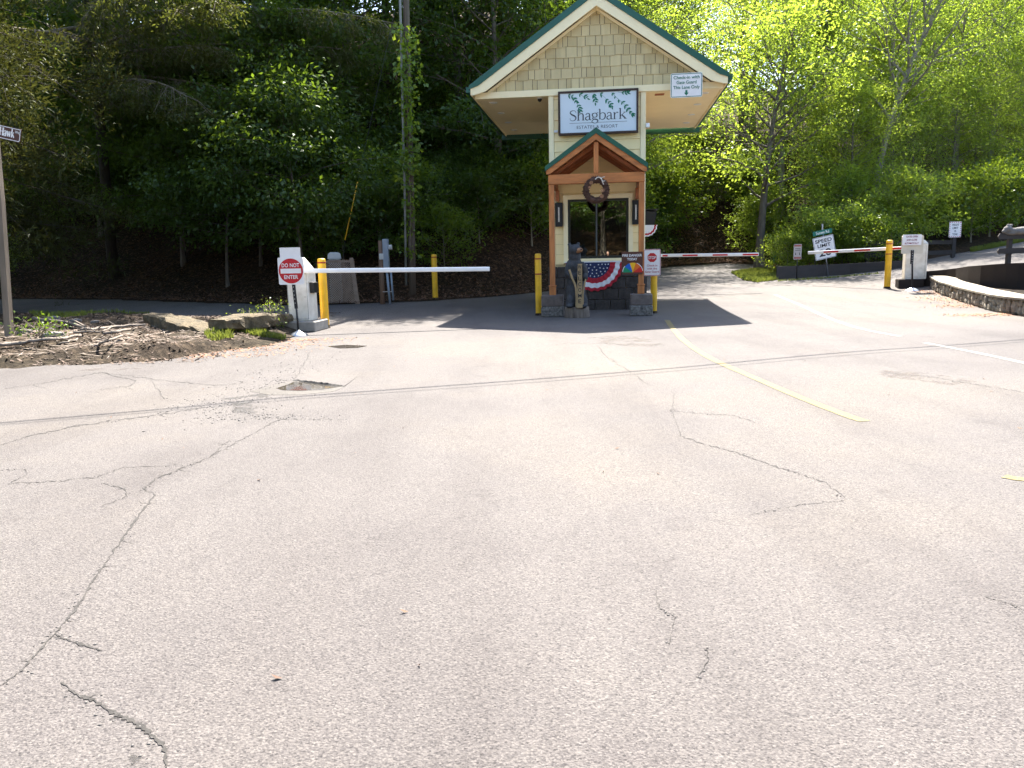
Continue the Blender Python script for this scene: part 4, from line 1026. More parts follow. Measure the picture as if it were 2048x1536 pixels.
# main sign: panel rectangle  u 0..475, v 0..235 measured on the photograph
sg_ = bthing('entrance_sign', 'large framed white sign with leafy vine above the porch roof', 'sign', .035, -.03, 4.85)
SX0, SX1, SZ0, SZ1 = -1.03, 1.03, .03, 1.07
fr = MB(); t = .055
fr.bbox(SX0 - t, SX1 + t, -.15, -.0, SZ1, SZ1 + t, .006); fr.bbox(SX0 - t, SX1 + t, -.15, 0, SZ0 - t, SZ0, .006); fr.bbox(SX0 - t, SX0, -.15, 0, SZ0, SZ1, .006); fr.bbox(SX1, SX1 + t, -.15, 0, SZ0, SZ1, .006)
fr.build('frame', 'framebrown', sg_)
MB().box(SX0, SX1, -.12, -.02, SZ0, SZ1).build('panel', 'signpale', sg_)
ku = (SX1 - SX0) / 475; kv = (SZ1 - SZ0) / 240
def UV(u, v): return (SX0 + u * ku, SZ1 - v * kv)
SY = -.123
x0, zb = UV(58, 166); x1, _ = UV(415, 166)
serif_word('Shagbark', x0, x1, zb, SY, 'inkdark', sg_, 42 * kv)
rl = MB(); 
for a, b in ((58, 212), (228, 418)): ribbon(rl, [UV(a, 182), UV(b, 182)], .009, SY)
rl.build('rule', 'inkdark', sg_)
xe, ze = UV(232, 217); lettering('ESTATES & RESORT', 20 * kv, 'inkgreen' if False else 'inkdark', sg_, xe, ze, SY, width=256 * ku, space=1.08, depth=0)
vine = MB(); lv = MB()
def leafshape(mb, u, v, ang, L, w=.42):
    pts = []
    for s in range(9):
        t_ = s / 8; pts.append((t_, math.sin(math.pi * t_ ** .8) * w / 2))
    up = [(a, b) for a, b in pts]; dn = [(a, -b) for a, b in pts[::-1][1:-1]]
    ca, sa = math.cos(ang), math.sin(ang); poly = []
    for a, b in up + dn:
        uu = u + (a * ca - b * sa) * L; vv = v + (a * sa + b * ca) * L; poly.append(UV(uu, vv))
    mb.add([(p[0], SY - .0015, p[1]) for p in poly], [tuple(range(len(poly)))])
VINES = [[(50, 8), (85, 25), (100, 55), (118, 82), (122, 105)], [(120, 8), (145, 22), (170, 35)], [(210, 10), (216, 35), (220, 62)], [(250, 6), (285, 40), (312, 70), (322, 90)], [(322, 8), (360, 45), (400, 80), (430, 120), (452, 142)], [(360, 5), (400, 12), (420, 8)]]
rv = random.Random(9)
for V_ in VINES:
    c = catmull([(a, b, 0) for a, b in V_], 8); ribbon(vine, [UV(p.x, p.y) for p in c], .007, SY - .0007)
    for i in range(1, len(c) - 1, 4):
        d = c[i + 1] - c[i - 1]; a0 = math.atan2(d.y, d.x)
        for sgn in (-1, 1):
            if rv.random() < .85: leafshape(lv, c[i].x, c[i].y, a0 + sgn * rv.uniform(.5, 1.1), rv.uniform(17, 30), rv.uniform(.34, .5))
    leafshape(lv, c[-1].x, c[-1].y, a0, 22)
vine.build('vine_stem', 'inkgreen', sg_); lv.build('vine_leaves', 'inkgreen', sg_)

def flat_sign(t, x0, x1, z0, z1, y0=-.012, y1=0.0, r=.03, face='signwhite', border=None, bw=.012, inset=.012, name='panel', back='galv'):
    MB().prism(rrect(x0, x1, z0, z1, r), y0, y1).build(name, face, t)
    if border:
        mb = MB(); ring_faces(mb, rrect(x0 + inset, x1 - inset, z0 + inset, z1 - inset, max(.004, r - inset)), rrect(x0 + inset + bw, x1 - inset - bw, z0 + inset + bw, z1 - inset - bw, max(.002, r - inset - bw)), y0 - .002); mb.build('border', border, t)
ck = bthing('lane_sign', 'white sign with green lettering and arrow under the canopy eave, right of gable', 'sign', 2.37, YF - .02, 5.96)
flat_sign(ck, -.415, .415, -.31, .31, -.02, .0, .045, 'signwhite', 'inkgreen', .016, .014)
for s_t, zz, ww in (('Check-in with', .16, .68), ('Gate Guard', .035, .52), ('This Lane Only', -.09, .69)): lettering(s_t, .085, 'inkgreen', ck, 0, zz, -.023, width=ww, bold=.012)
MB().add([(p[0], -.0235, p[1]) for p in [(-.028, -.125), (-.028, -.19), (-.06, -.19), (0, -.265), (.06, -.19), (.028, -.19), (.028, -.125)]], [tuple(range(7))]).build('arrow', 'inkgreen', ck)

# wreath of cones with an antler
wr = bthing('wreath', 'pine cone wreath with pale antler hung on the porch beam', 'wreath', 0.0, -2.12, 3.18)
mb = MB(); rr = random.Random(3)
mb.tube([(.255 * math.cos(a), .02, .255 * math.sin(a)) for a in np.linspace(0, 2 * math.pi, 33)], .075, 8, False); mb.build('wreath_ring', 'cone', wr)
mb = MB()
for k in range(430):
    a = rr.uniform(0, 6.283); b = rr.uniform(-1.75, 1.75); r0 = .085
    n_ = Vector((math.cos(a) * math.sin(b), -math.cos(b), math.sin(a) * math.sin(b)))
    c = Vector((.255 * math.cos(a), .02, .255 * math.sin(a))) + n_ * (r0 * .6)
    n_ = (n_ + Vector((rr.uniform(-.4, .4), rr.uniform(-.3, .3), rr.uniform(-.4, .4)))).normalized()
    l_ = rr.uniform(.03, .07); w_ = rr.uniform(.012, .026); u = n_.orthogonal().normalized(); v = n_.cross(u); tip = c + n_ * l_
    mb.add([c + (u * math.cos(q) + v * math.sin(q)) * w_ for q in (0, 1.257, 2.513, 3.77, 5.03)] + [tip], [(i, (i + 1) % 5, 5) for i in range(5)])
tag(mb.build('cone_scales', 'cone', wr), kind='stuff')
an = MB(); an.tube(catmull([(-.02, -.115, .25), (.04, -.125, .30), (.12, -.13, .28), (.155, -.125, .2), (.19, -.12, .12)], 5), .013, 7)
for q in ([(.13, -.13, .27), (.17, -.14, .30), (.22, -.14, .305)], [(.165, -.125, .19), (.20, -.14, .205), (.225, -.14, .205)], [(.10, -.13, .285), (.13, -.14, .25)]): an.tube(catmull(q, 4), .009, 6)
an.build('antler', 'antler', wr)
fl = MB()
for (a, b, r0) in ((-.12, .17, .045), (.16, -.02, .05), (.14, -.16, .05), (-.16, .06, .035)):
    for k in range(9): 
        q = k * .698; fl.add([(a, -.12, b), (a + r0 * math.cos(q - .25), -.13, b + r0 * math.sin(q - .25)), (a + r0 * 1.15 * math.cos(q), -.115, b + r0 * 1.15 * math.sin(q)), (a + r0 * math.cos(q + .25), -.13, b + r0 * math.sin(q + .25))], [(0, 1, 2, 3)])
fl.build('cone_rosettes', 'muzzle', wr)

# bunting
def bunting(t, R, mats=('flagblue', 'flagred', 'flagwhite', 'flagred'), pleats=13, amp=.03):
    rad = [0, .18, .36, .55, .64, .73, .81, .89, .95, 1.0]; band = [0, 0, 0, 1, 1, 2, 2, 3, 3]
    na = pleats * 6; mb = MB(); vs = []
    for r0 in rad:
        for k in range(na + 1):
            a = math.pi + math.pi * k / na; f = math.cos(k / na * pleats * 2 * math.pi)
            rr_ = R * r0 * (1 + .02 * f * r0)
            vs.append((rr_ * math.cos(a), -.03 - amp * r0 * (.5 + .5 * f), rr_ * math.sin(a) * 1.0))
    mb.v = vs
    for i in range(len(rad) - 1):
        for k in range(na):
            q = i * (na + 1) + k; mb.f.append((q, q + na + 1, q + na + 2, q + 1)); mb.mi.append(band[i]); mb.sm.append(True)
    return mb.build('fan', list(mats), t)
bt = bthing('bunting', 'pleated stars and stripes half-round bunting hung below the front window', 'bunting', -.08, -.085, 1.36)
bunting(bt, .80)
st = MB()
for r0, n in ((.13, 3), (.22, 6), (.31, 8), (.39, 11)):
    for k in range(n):
        a = math.pi + math.pi * (k + .5) / n; cx, cz = r0 * math.cos(a), r0 * math.sin(a)
        poly = [(cx + (.026 if i % 2 == 0 else .011) * math.sin(i * math.pi / 5), -.066, cz + (.026 if i % 2 == 0 else .011) * math.cos(i * math.pi / 5)) for i in range(10)]
        st.add(poly, [tuple(range(10))])
tag(st.build('stars', 'flagwhite', bt), kind='stuff')
MB().box(-.82, .82, -.03, -.005, -.005, .03).build('heading', 'flagwhite', bt)
# service window hood and its bunting on the right side wall
hd = bthing('awning_hood', 'dark metal hood over the service window on the right side wall', 'awning', HW, 2.2, 2.1)
MB().add([(0, 0, .78), (.46, 0, .70), (.30, 0, .02), (0, 0, -.02), (0, 1.5, .78), (.46, 1.5, .70), (.30, 1.5, .02), (0, 1.5, -.02)],
         [(0, 3, 2, 1), (4, 5, 6, 7), (0, 1, 5, 4), (1, 2, 6, 5), (2, 3, 7, 6), (3, 0, 4, 7)]).build('hood', 'blackm', hd)
MB().box(0, .50, -.03, 1.53, .785, .81).build('hood_lip', 'bronze', hd)
b2 = bthing('bunting', 'small half-round bunting under the dark hood on the right side wall', 'bunting', HW + .12, 1.9, 2.42, rz=R_(18))
bunting(b2, .34, ('flagwhite', 'flagwhite', 'flagred', 'flagwhite'), 9, .03)

# fire danger sign on the right porch post
fd = bthing('fire_danger_sign', 'brown fire danger sign with coloured half-dial on right porch post', 'sign', .905, -2.075, 1.345)
MB().prism(rrect(-.267, .267, -.285, .285, .015), -.018, 0).build('board', 'signbrown', fd)
lettering('FIRE DANGER', .062, 'signwhite', fd, 0, .165, -.021, width=.49, bold=.02); lettering('TODAY', .062, 'signwhite', fd, 0, .07, -.021, width=.25, bold=.02)
for k, m_ in enumerate(('gg', 'gb', 'gy', 'go', 'gr')):
    a0 = 180 - 36 * (k + 1); p = [(.015, -.235)] + circ(.015, -.235, .245, 8, a0, a0 + 36)
    MB().add([(a, -.0205 - k * .0003, b) for a, b in p], [tuple(range(len(p)))]).build('dial_sector', m_, fd)
mb = MB(); ribbon(mb, [(.01 + .25 * math.cos(R_(a)), -.235 + .25 * math.sin(R_(a))) for a in range(140, 178, 4)], .014, -.0235); ribbon(mb, [(.02 + .25 * math.cos(R_(a)), -.235 + .25 * math.sin(R_(a))) for a in range(8, 70, 4)], .014, -.0235); mb.build('dial_lettering', 'signwhite', fd)
MB().prism([(.005, -.235), (.03, -.235), (.02, .0)], -.03, -.024).build('needle', 'gy', fd)

# ------------------------------------------------------------------ bollards
def bollard(p, h, r, bands, label):
    t = thing('bollard', label, 'bollard', p, 0, 'yellow bollards')
    MB().lathe([(r * 1.0, 0), (r, h - .05), (r * .93, h - .02), (r * .72, h - .006), (.001, h)], 22).build('sleeve', 'yellow', t)
    MB().lathe([(r * 1.25, .0), (r * 1.18, .018), (r * 1.01, .05), (r * 1.004, .07)], 22).build('grime_ring', 'dirt', t)
    for b in bands: MB().lathe([(r * 1.0, b - .018), (r * 1.025, b - .016), (r * 1.025, b + .016), (r * 1.0, b + .018)], 22).build('band', 'bandred', t)
    return t
def wl(lx, ly, z=0):
    c, s = math.cos(-YAW), math.sin(-YAW); return Vector((BO.x + lx * c - ly * s, BO.y + lx * s + ly * c, z))
p = wl(-1.54, -1.62); bollard(p, 1.64, .085, (1.50, 1.10), 'yellow bollard beside the left stone pier of the porch')
p = wl(1.50, -1.36); bollard(p, 1.64, .085, (1.5,), 'yellow bollard carrying the stop sign at the booth')
p = hit(651, 656); bollard(p, 1.63, .095, (1.53,), 'yellow bollard beside the white left gate cabinet'); LB = p
p = hit(871, 599); bollard(p, 1.52, .095, (1.42,), 'yellow bollard in the shade at the far lane edge'); 
p = hit(1774, 577); RB = p; hh = CAMZ + (at(1779, 480, p.y).z - CAMZ) - p.z; bollard(p, hh, .105, (hh - .13, hh - .48), 'yellow bollard in front of the right gate boom')
# stop sign on the booth bollard
sp_ = bthing('stop_sign', 'white check-in sign with red stop octagon on a yellow bollard', 'sign', 1.44, -1.47, 1.34)
flat_sign(sp_, -.222, .222, -.345, .345, -.012, 0, .045, 'signwhite', 'inkred', .013, .008)
oc = [(.125 * math.cos(R_(22.5 + 45 * k)), .13 + .125 * math.sin(R_(22.5 + 45 * k))) for k in range(8)]
MB().add([(a, -.0145, b) for a, b in oc], [tuple(range(8))]).build('octagon', 'red', sp_)
lettering('STOP', .075, 'signwhite', sp_, 0, .093, -.0155, width=.20, bold=.02)
for s_t, zz, ww in (('Check-in', -.10, .27), ('with the', -.18, .26), ('Gate Guard', -.26, .36)): lettering(s_t, .052, 'inkred', sp_, 0, zz, -.0125, width=ww, bold=.01)
MB().box(-.03, .03, 0, .03, -.3, .3).build('bracket', 'galv', sp_)
# ------------------------------------------------------------------ carved animals (blobs fused into one skin)
def fused(name, blobs_, m, parent, voxel=.018, smooth=4):
    mb = MB()
    for c, r, *rot in blobs_: mb.ell(c, r, 14, 10, rot[0] if rot else None)
    me = mb.mesh(name); o = bpy.data.objects.new(name, me); col.objects.link(o)
    md = o.modifiers.new('remesh', 'REMESH'); md.mode = 'VOXEL'; md.voxel_size = voxel; md.use_smooth_shade = True
    ms = o.modifiers.new('smooth', 'SMOOTH'); ms.iterations = smooth; ms.factor = .5
    dg = bpy.context.evaluated_depsgraph_get(); dg.update()
    nm = bpy.data.meshes.new_from_object(o.evaluated_get(dg)); bpy.data.objects.remove(o); bpy.data.meshes.remove(me)
    nm.materials.clear(); nm.name = name
    nm.polygons.foreach_set('use_smooth', np.ones(len(nm.polygons), bool))
    return obj(name, nm, m, parent)
def rx(a, ax='X'): return Matrix.Rotation(R_(a), 3, ax)
br = bthing('bear_statue', 'carved black bear statue holding a tan welcome board on a log stump', 'statue', -.50, -2.40, 0)
mb = MB(); n = 26; rr = random.Random(2)
prof = [(.30, .0), (.315, .04), (.30, .2), (.295, .27), (.26, .28), (.0, .275)]
vs = []
jit = [1 + rr.uniform(-.07, .06) for _ in range(n)]
for r0, z0 in prof:
    for k in range(n): a = 2 * math.pi * k / n; vs.append((r0 * jit[k] * math.cos(a), r0 * jit[k] * math.sin(a) * .85, z0))
mb.add(vs, [(i * n + k, i * n + (k + 1) % n, (i + 1) * n + (k + 1) % n, (i + 1) * n + k) for i in range(len(prof) - 1) for k in range(n)], True)
mb.build('stump', 'stump', br)
B = [((-.02, .02, .62), (.25, .22, .42)), ((-.03, .02, 1.0), (.24, .20, .36)), ((-.05, .01, 1.30), (.21, .18, .24)), ((-.04, 0, 1.55), (.16, .16, .2)),
     ((-.03, -.03, 1.70), (.165, .165, .15)), ((.07, -.13, 1.70), (.085, .10, .08), rx(-20, 'Z')),
     ((-.17, .02, 1.84), (.05, .035, .055)), ((.05, .05, 1.85), (.05, .035, .055)),
     ((-.15, -.10, .40), (.12, .15, .20)), ((.17, -.06, .40), (.12, .15, .20)), ((-.17, -.20, .31), (.10, .13, .06)), ((.18, -.18, .31), (.10, .13, .06)),
     ((-.21, -.07, 1.22), (.085, .10, .24), rx(8, 'Y')), ((-.13, -.19, 1.06), (.17, .07, .075), rx(35, 'Y')), ((.20, -.06, 1.20), (.09, .10, .22), rx(-12, 'Y')), ((.22, -.16, 1.02), (.08, .11, .10))]
fused('bear_body', B, 'bear', br)
fused('muzzle', [((.095, -.19, 1.70), (.075, .085, .06), rx(-25, 'Z')), ((.05, -.16, 1.66), (.06, .05, .04))], 'muzzle', br, .014)
MB().ell((.135, -.275, 1.715), (.025, .02, .018)).build('nose', 'blackm', br)
mb = MB()
for q in ((.0, -.182, 1.755), (.115, -.125, 1.765)): mb.ell(q, (.014, .012, .014), 8, 6)
mb.build('eyes', 'blackm', br)
wb = MB(); wb.add([(.015, -.30, .27), (.16, -.30, .27), (.15, -.28, 1.36), (.045, -.28, 1.36), (.015, -.24, .27), (.16, -.24, .27), (.15, -.22, 1.36), (.045, -.22, 1.36)],
                  [(0, 3, 2, 1)[::-1], (4, 7, 6, 5)[::-1], (0, 1, 5, 4), (1, 2, 6, 5), (2, 3, 7, 6), (3, 0, 4, 7)])
wbo = wb.build('welcome_board', 'welcome', br)
for i, ch in enumerate('WELCOME'):
    z0 = 1.235 - i * .142; lettering(ch, .10, 'ink', wbo, .092, z0, -.283 - (1.36 - z0) * .0184, width=.075 if ch not in 'WM' else .088, bold=.01, depth=.006)
mb = MB(); mb.tube(catmull([(-.17, -.24, 1.22), (-.10, -.26, 1.02), (-.01, -.27, .78), (.01, -.27, .5), (.0, -.27, .28)], 5), [.028] * 21, 7); mb.build('carved_edge', 'welcome', br)
mb = MB(); mb.tube(catmull([(.24, -.24, .98), (.20, -.25, .80), (.17, -.26, .6), (.17, -.26, .28)], 5), [.02] * 16, 7); mb.build('carved_edge', 'welcome', br)

# ------------------------------------------------------------------ left exit gate
LG_ = LB + Vector((-.34, -.45, 0)); cab_y = 17.85
cb = thing('gate_cabinet', 'white exit gate cabinet with long plain white boom, beside the no entry sign', 'barrier gate', (-4.73, cab_y, 0.0), R_(-8))
MB().bbox(-.44, .40, -.42, .42, 0.0, .235, .02).build('concrete_footing', 'concrete', cb)
MB().bbox(-.27, .22, -.26, .26, .235, 1.36, .015).build('cabinet', 'dirtywhite', cb)
MB().add([(-.27, -.26, 1.36), (.22, -.26, 1.36), (.22, .26, 1.36), (-.27, .26, 1.36), (-.20, -.14, 1.52), (.12, -.14, 1.52), (.12, .2, 1.52), (-.20, .2, 1.52), (-.16, -.10, 1.66), (.02, -.10, 1.66), (.02, .16, 1.66), (-.16, .16, 1.66)],
         [(0, 1, 5, 4), (1, 2, 6, 5), (2, 3, 7, 6), (3, 0, 4, 7), (4, 5, 9, 8), (5, 6, 10, 9), (6, 7, 11, 10), (7, 4, 8, 11), (8, 9, 10, 11)]).build('cabinet_cap', 'dirtywhite', cb)
MB().bbox(.222, .32, -.16, .14, .86, 1.10, .01).build('control_box', 'blackm', cb)
sm = MB(); sm.box(-.255, -.25, -.263, -.26, .28, 1.30); sm.box(.198, .203, -.263, -.26, .28, 1.30); sm.box(-.25, .198, -.263, -.26, .28, .285); sm.box(-.25, .198, -.263, -.26, 1.295, 1.30); sm.build('door_seam', 'blackm', cb)
MB().lathe([(.001, 0), (.018, 0), (.02, .008)], 12, (.15, -.27, .78)).build('lock', 'galv', cb)
MB().bbox(.215, .36, -.2, -.165, 1.11, 1.125, .004).build('bracket', 'galv', cb)
b0 = at(600, 542, 17.5); b1 = at(979, 538, 18.15)
def boom(parent, a, b, r, m, stripes=None, stripe_m='red', hh=None):
    inv = parent.matrix_world.inverted() if False else (Matrix.Translation(parent.location) @ Matrix.Rotation(parent.rotation_euler.z, 4, 'Z')).inverted()
    a = inv @ a; b = inv @ b
    d = (b - a).normalized(); s = Vector((d.y, -d.x, 0)).normalized(); u = s.cross(d)
    if u.z < 0: u = -u
    if s.y > 0: s = -s
    hh = hh or r
    sec = [(-.6, -1), (.6, -1), (1, -.6), (1, .6), (.6, 1), (-.6, 1), (-1, .6), (-1, -.6)]
    mb = MB(); vs = [q + s * (i * r) + u * (j * hh) for q in (a, b) for i, j in sec]
    mb.add(vs, [(k, (k + 1) % 8, 8 + (k + 1) % 8, 8 + k) for k in range(8)] + [tuple(range(7, -1, -1)), tuple(range(8, 16))])
    bo = mb.build('boom', m, parent)
    L = (b - a).length
    if stripes:
        for t0, t1 in stripes:
            p0 = a + d * L * t0; p1 = a + d * L * t1
            MB().add([p0 + s * (r + .003) - u * hh * .62, p1 + s * (r + .003) - u * hh * .62, p1 + s * (r + .003) + u * hh * .4, p0 + s * (r + .003) + u * hh * .4], [(0, 1, 2, 3)]).build('stripe', stripe_m, bo)
    return bo
boom(cb, b0, b1, .035, 'white', hh=.05)
# do-not-enter sign on a portable base
dn = thing('no_entry_sign', 'red and white no entry sign on portable steel base', 'sign', (-4.56, 16.62, 0), R_(-4))
MB().lathe([(.205, 0), (.20, .012), (.15, .05), (.08, .085), (.05, .10), (.03, .12), (.001, .12)], 26).build('base', 'galv', dn)
mb = MB(); mb.tube([(.0, 0, .09), (-.01, 0, .60)], .024, 8); mb.build('post_sleeve', 'blackm', dn)
MB().add([(-.045, -.02, .58), (.02, -.02, .58), (.02, .015, .58), (-.045, .015, .58), (-.07, -.02, 1.1), (-.005, -.02, 1.1), (-.005, .015, 1.1), (-.07, .015, 1.1)], [(0, 3, 2, 1), (4, 5, 6, 7), (0, 1, 5, 4), (1, 2, 6, 5), (2, 3, 7, 6), (3, 0, 4, 7)]).build('post', 'blackm', dn)
mb = MB()
for k in range(5): mb.add([(-.024 - .0042 * k + .008 * math.cos(q), -.0215, .70 + .085 * k + .008 * math.sin(q)) for q in np.linspace(0, 5.6, 9)], [tuple(range(9))])
mb.build('post_holes', 'signwhite', dn)
dcx, dcz = -.062, 1.378
flat_sign(dn, dcx - .275, dcx + .275, dcz - .285, dcz + .285, -.042, -.03, .035, 'signwhite')
MB().add([(a, -.044, b) for a, b in circ(dcx, dcz, .262, 40)], [tuple(range(40))]).build('disc', 'red', dn)
MB().add([(a, -.0455, b) for a, b in [(dcx - .222, dcz - .05), (dcx + .222, dcz - .05), (dcx + .222, dcz + .05), (dcx - .222, dcz + .05)]], [(0, 1, 2, 3)]).build('bar', 'signwhite', dn)
lettering('DO NOT', .082, 'signwhite', dn, dcx, dcz + .082, -.0455, width=.38, bold=.016, space=1.06); lettering('ENTER', .082, 'signwhite', dn, dcx, dcz - .165, -.0455, width=.30, bold=.016)
MB().prism(rrect(dcx - .22, dcx + .22, dcz + .278, dcz + .49, .012), -.027, -.017).build('blank_plate', 'signwhite', dn)

# ------------------------------------------------------------------ utilities in the shade on the left
p = hit(688, 606)
le = thing('lattice_screen', 'brown lattice screen panel leaning beside the left gate', 'screen', p, R_(4))
W_, H_ = .56, 1.42
mb = MB()
for k in range(-16, 26):
    for sgn in (1, -1):
        x0 = -W_ + k * .075 * 1.0
        pts = [(x0, 0.0), (x0 + sgn * H_, H_)] 
        poly = clip(clip([(x0 - .02, 0), (x0 + .02, 0), (x0 + .02 + sgn * H_, H_), (x0 - .02 + sgn * H_, H_)], lambda q: q[0] + W_), lambda q: W_ * .75 - q[0])
        if len(poly) >= 3:
            y = -.012 if sgn > 0 else 0.0
            mb.add([(a, y, b) for a, b in poly], [tuple(range(len(poly)))]); mb.add([(a, y + .01, b) for a, b in poly], [tuple(range(len(poly)))[::-1]])
tag(mb.build('lattice', 'lattice', le), kind='stuff')
MB().add([(.38, -.05, -.05), (.52, -.05, -.05), (.52, .05, -.05), (.38, .05, -.05), (.26, -.05, 1.48), (.38, -.05, 1.48), (.38, .05, 1.48), (.26, .05, 1.48)], [(0, 3, 2, 1), (4, 5, 6, 7), (0, 1, 5, 4), (1, 2, 6, 5), (2, 3, 7, 6), (3, 0, 4, 7)]).build('post', 'lattice', le)
MB().box(-W_, .36, -.03, -.014, H_ - .09, H_ - .02).build('rail', 'lattice', le)
ub = thing('utility_box', 'pale grey utility box with domed lid behind the lattice screen', 'utility box', (p.x - .33, p.y + .45, Hs(p.x - .33, p.y + .45)), R_(10))
MB().bbox(-.19, .19, -.18, .18, -.1, 1.42, .03).build('cabinet', 'greypvc', ub)
mb = MB(); mb.add([(-.22, -.21, 1.40), (.22, -.21, 1.40), (.22, .21, 1.40), (-.22, .21, 1.40), (-.20, -.19, 1.56), (.20, -.19, 1.56), (.20, .19, 1.56), (-.20, .19, 1.56), (-.13, -.1, 1.62), (.13, -.1, 1.62), (.13, .1, 1.62), (-.13, .1, 1.62)],
       [(0, 1, 5, 4), (1, 2, 6, 5), (2, 3, 7, 6), (3, 0, 4, 7), (4, 5, 9, 8), (5, 6, 10, 9), (6, 7, 11, 10), (7, 4, 8, 11), (8, 9, 10, 11)]); mb.build('lid', 'greypvc', ub)
M['postbrown'] = mat('brown_post', (.16, .095, .06), .8, .3, 7, .3, 30, stretch=(1, 1, .12))
p = hit(764, 607); YU = p.y
po = thing('meter_post', 'brown timber post with grey electric meter box in the shade', 'meter post', p, 0)
def zz_(py, px=768): return at(px, py, YU).z - p.z
def xx_(px, py=540): return at(px, py, YU).x - p.x
mb = MB(); mb.tube([(0.02, 0, -.1), (xx_(761, 481), 0, zz_(481))], .085, 8); mb.build('post', 'postbrown', po)
x0, x1 = xx_(766.5, 510), xx_(778, 510)
MB().bbox(x0, x1, -.12, .10, zz_(545), zz_(478), .015).build('meter_box', 'greybox', po)
mb = MB(); mb.tube([(x1 - .01, -.02, zz_(495)), (x1 + .11, -.02, zz_(495))], .085, 14); mb.build('meter', 'greypvc', po)
mb = MB(); mb.tube([(x0 + .10, -.05, zz_(545)), (x0 + .16, -.05, -.05)], .04, 8); mb.tube([(x0 + .22, 0, zz_(545)), (x0 + .26, 0, 0.1)], .035, 8); mb.build('conduit', 'greybox', po)
MB().bbox(-.0, .14, -.13, -.03, zz_(519), zz_(507), .01).build('switch', 'greypvc', po)
MB().box(.05, x1 + .06, -.075, -.065, zz_(584), zz_(582.5)).build('strap', 'galv', po)
M['oldconduit'] = mat('weathered_conduit', (.22, .215, .19), .6, .25, 5)
# utility pole with conduit and vine
p = hit(824, 591); YP = p.y
up_ = thing('utility_pole', 'tall utility pole with pale conduit and a climbing vine', 'utility pole', p, 0)
def pl(px, py): q = at(px, py, YP); return (q.x - p.x, 0, q.z - p.z)
mb = MB(); mb.tube([(0, 0, -.5), pl(823, 480), pl(818, 250), pl(812, 0), pl(809, -160)], [.13, .125, .115, .10, .095], 14); mb.build('pole', 'polewood', up_)
a_ = [pl(817, 570), pl(815, 420), pl(810, 200), pl(805, 0), pl(802, -150)]
mb = MB(); mb.tube([(q[0] - .06, -.17, q[2]) for q in a_], .042, 10); mb.build('conduit', 'oldconduit', up_)
rg = np.random.default_rng(8)
vp = []; vd = []
for py, w in [(y, .17 if y < 330 else .09) for y in list(range(60, 350, 5)) + list(range(350, 470, 9)) + [500, 505, 510]]:
    q = pl(np.interp(py, [0, 480], [813, 823]), py); s = rg.normal(size=3) * w
    vp.append((q[0] + s[0] + .0, q[1] - .12 - abs(s[1]) * .6, q[2] + s[2] * .3)); vd.append((s[0] * 2, -1, -.3))
Vv, Fv = leaf_cards(vp, vd, 13, .10, .15, rg, .4, .3, .8, 1.0)
tag(obj('vine_leaves', npmesh('vine_leaves', Vv, Fv), 'ivy', up_), None, None, None, 'stuff')
mb = MB(); mb.tube(catmull([pl(825, 560)] + [tuple(np.array(pl(np.interp(py, [0, 480], [813, 823]) + 4 * math.sin(py), py)) + np.array([0, -.16, 0])) for py in range(500, 60, -60)], 4), .018, 5); mb.build('vine_stem', 'twig', up_)
gw = thing('guy_wire', 'guy wire with yellow guard sleeve beside the lattice screen', 'guy wire', hit(680, 602), 0)
g_ = gw.location; Y0 = g_.y
q0 = at(690, 480, Y0 + .3) - g_; q1 = at(715, 364, Y0 + 1.2) - g_; q2 = at(790, 20, YP) - g_
mb = MB(); mb.tube([(0, 0, 0), q0, q1, q2], .007, 5); mb.build('wire', 'blackm', gw); mb = MB(); mb.tube([q0, q1], .019, 8); mb.build('guard_sleeve', 'yellow', gw)

# street name sign, far left
hp = vhit(17, 667); 
hw = thing('street_sign', 'brown Hawk Way street sign on a leaning grey timber post', 'street sign', hp, 0)
tp_ = at(-14, 250, hp.y) - hp; mid = at(0, 400, hp.y) - hp
k = .062
vs = []
for q in (Vector((0, 0, -.3)), mid * 1.0, tp_ * 1.12): vs += [(q.x - k, q.y - k, q.z), (q.x + k, q.y - k, q.z), (q.x + k, q.y + k, q.z), (q.x - k, q.y + k, q.z)]
MB().add(vs, [(0, 1, 5, 4), (1, 2, 6, 5), (2, 3, 7, 6), (3, 0, 4, 7), (4, 5, 9, 8), (5, 6, 10, 9), (6, 7, 11, 10), (7, 4, 8, 11), (8, 9, 10, 11)]).build('post', 'postwood', hw)
s0 = at(48.5, 274, hp.y) - hp; ang = math.atan2(-11, 45)
pn = obj('sign_holder', None, None, hw); pn.location = (s0.x, s0.y - .1, s0.z); pn.rotation_euler = (0, -ang, 0)
bpy.data.objects.remove(pn)
def sl(x, z): c, s = math.cos(ang), math.sin(ang); return (s0.x + x * c - z * s, s0.z + x * s + z * c)
def slist(pp): return [sl(a, b) for a, b in pp]
MB().prism(slist(rrect(-1.25, 0, -.128, .128, .03)), -.112, -.1).build('panel', 'signbrown', hw)
mb = MB(); ring_faces(mb, slist(rrect(-1.24, -.01, -.118, .118, .025)), slist(rrect(-1.228, -.022, -.106, .106, .018)), -.1145); mb.build('border', 'signwhite', hw)
mbq = MB(); tot = sum(SER[c][0] for c in 'Hawk'); kx = .295 / tot; ox = -.415; j = 0
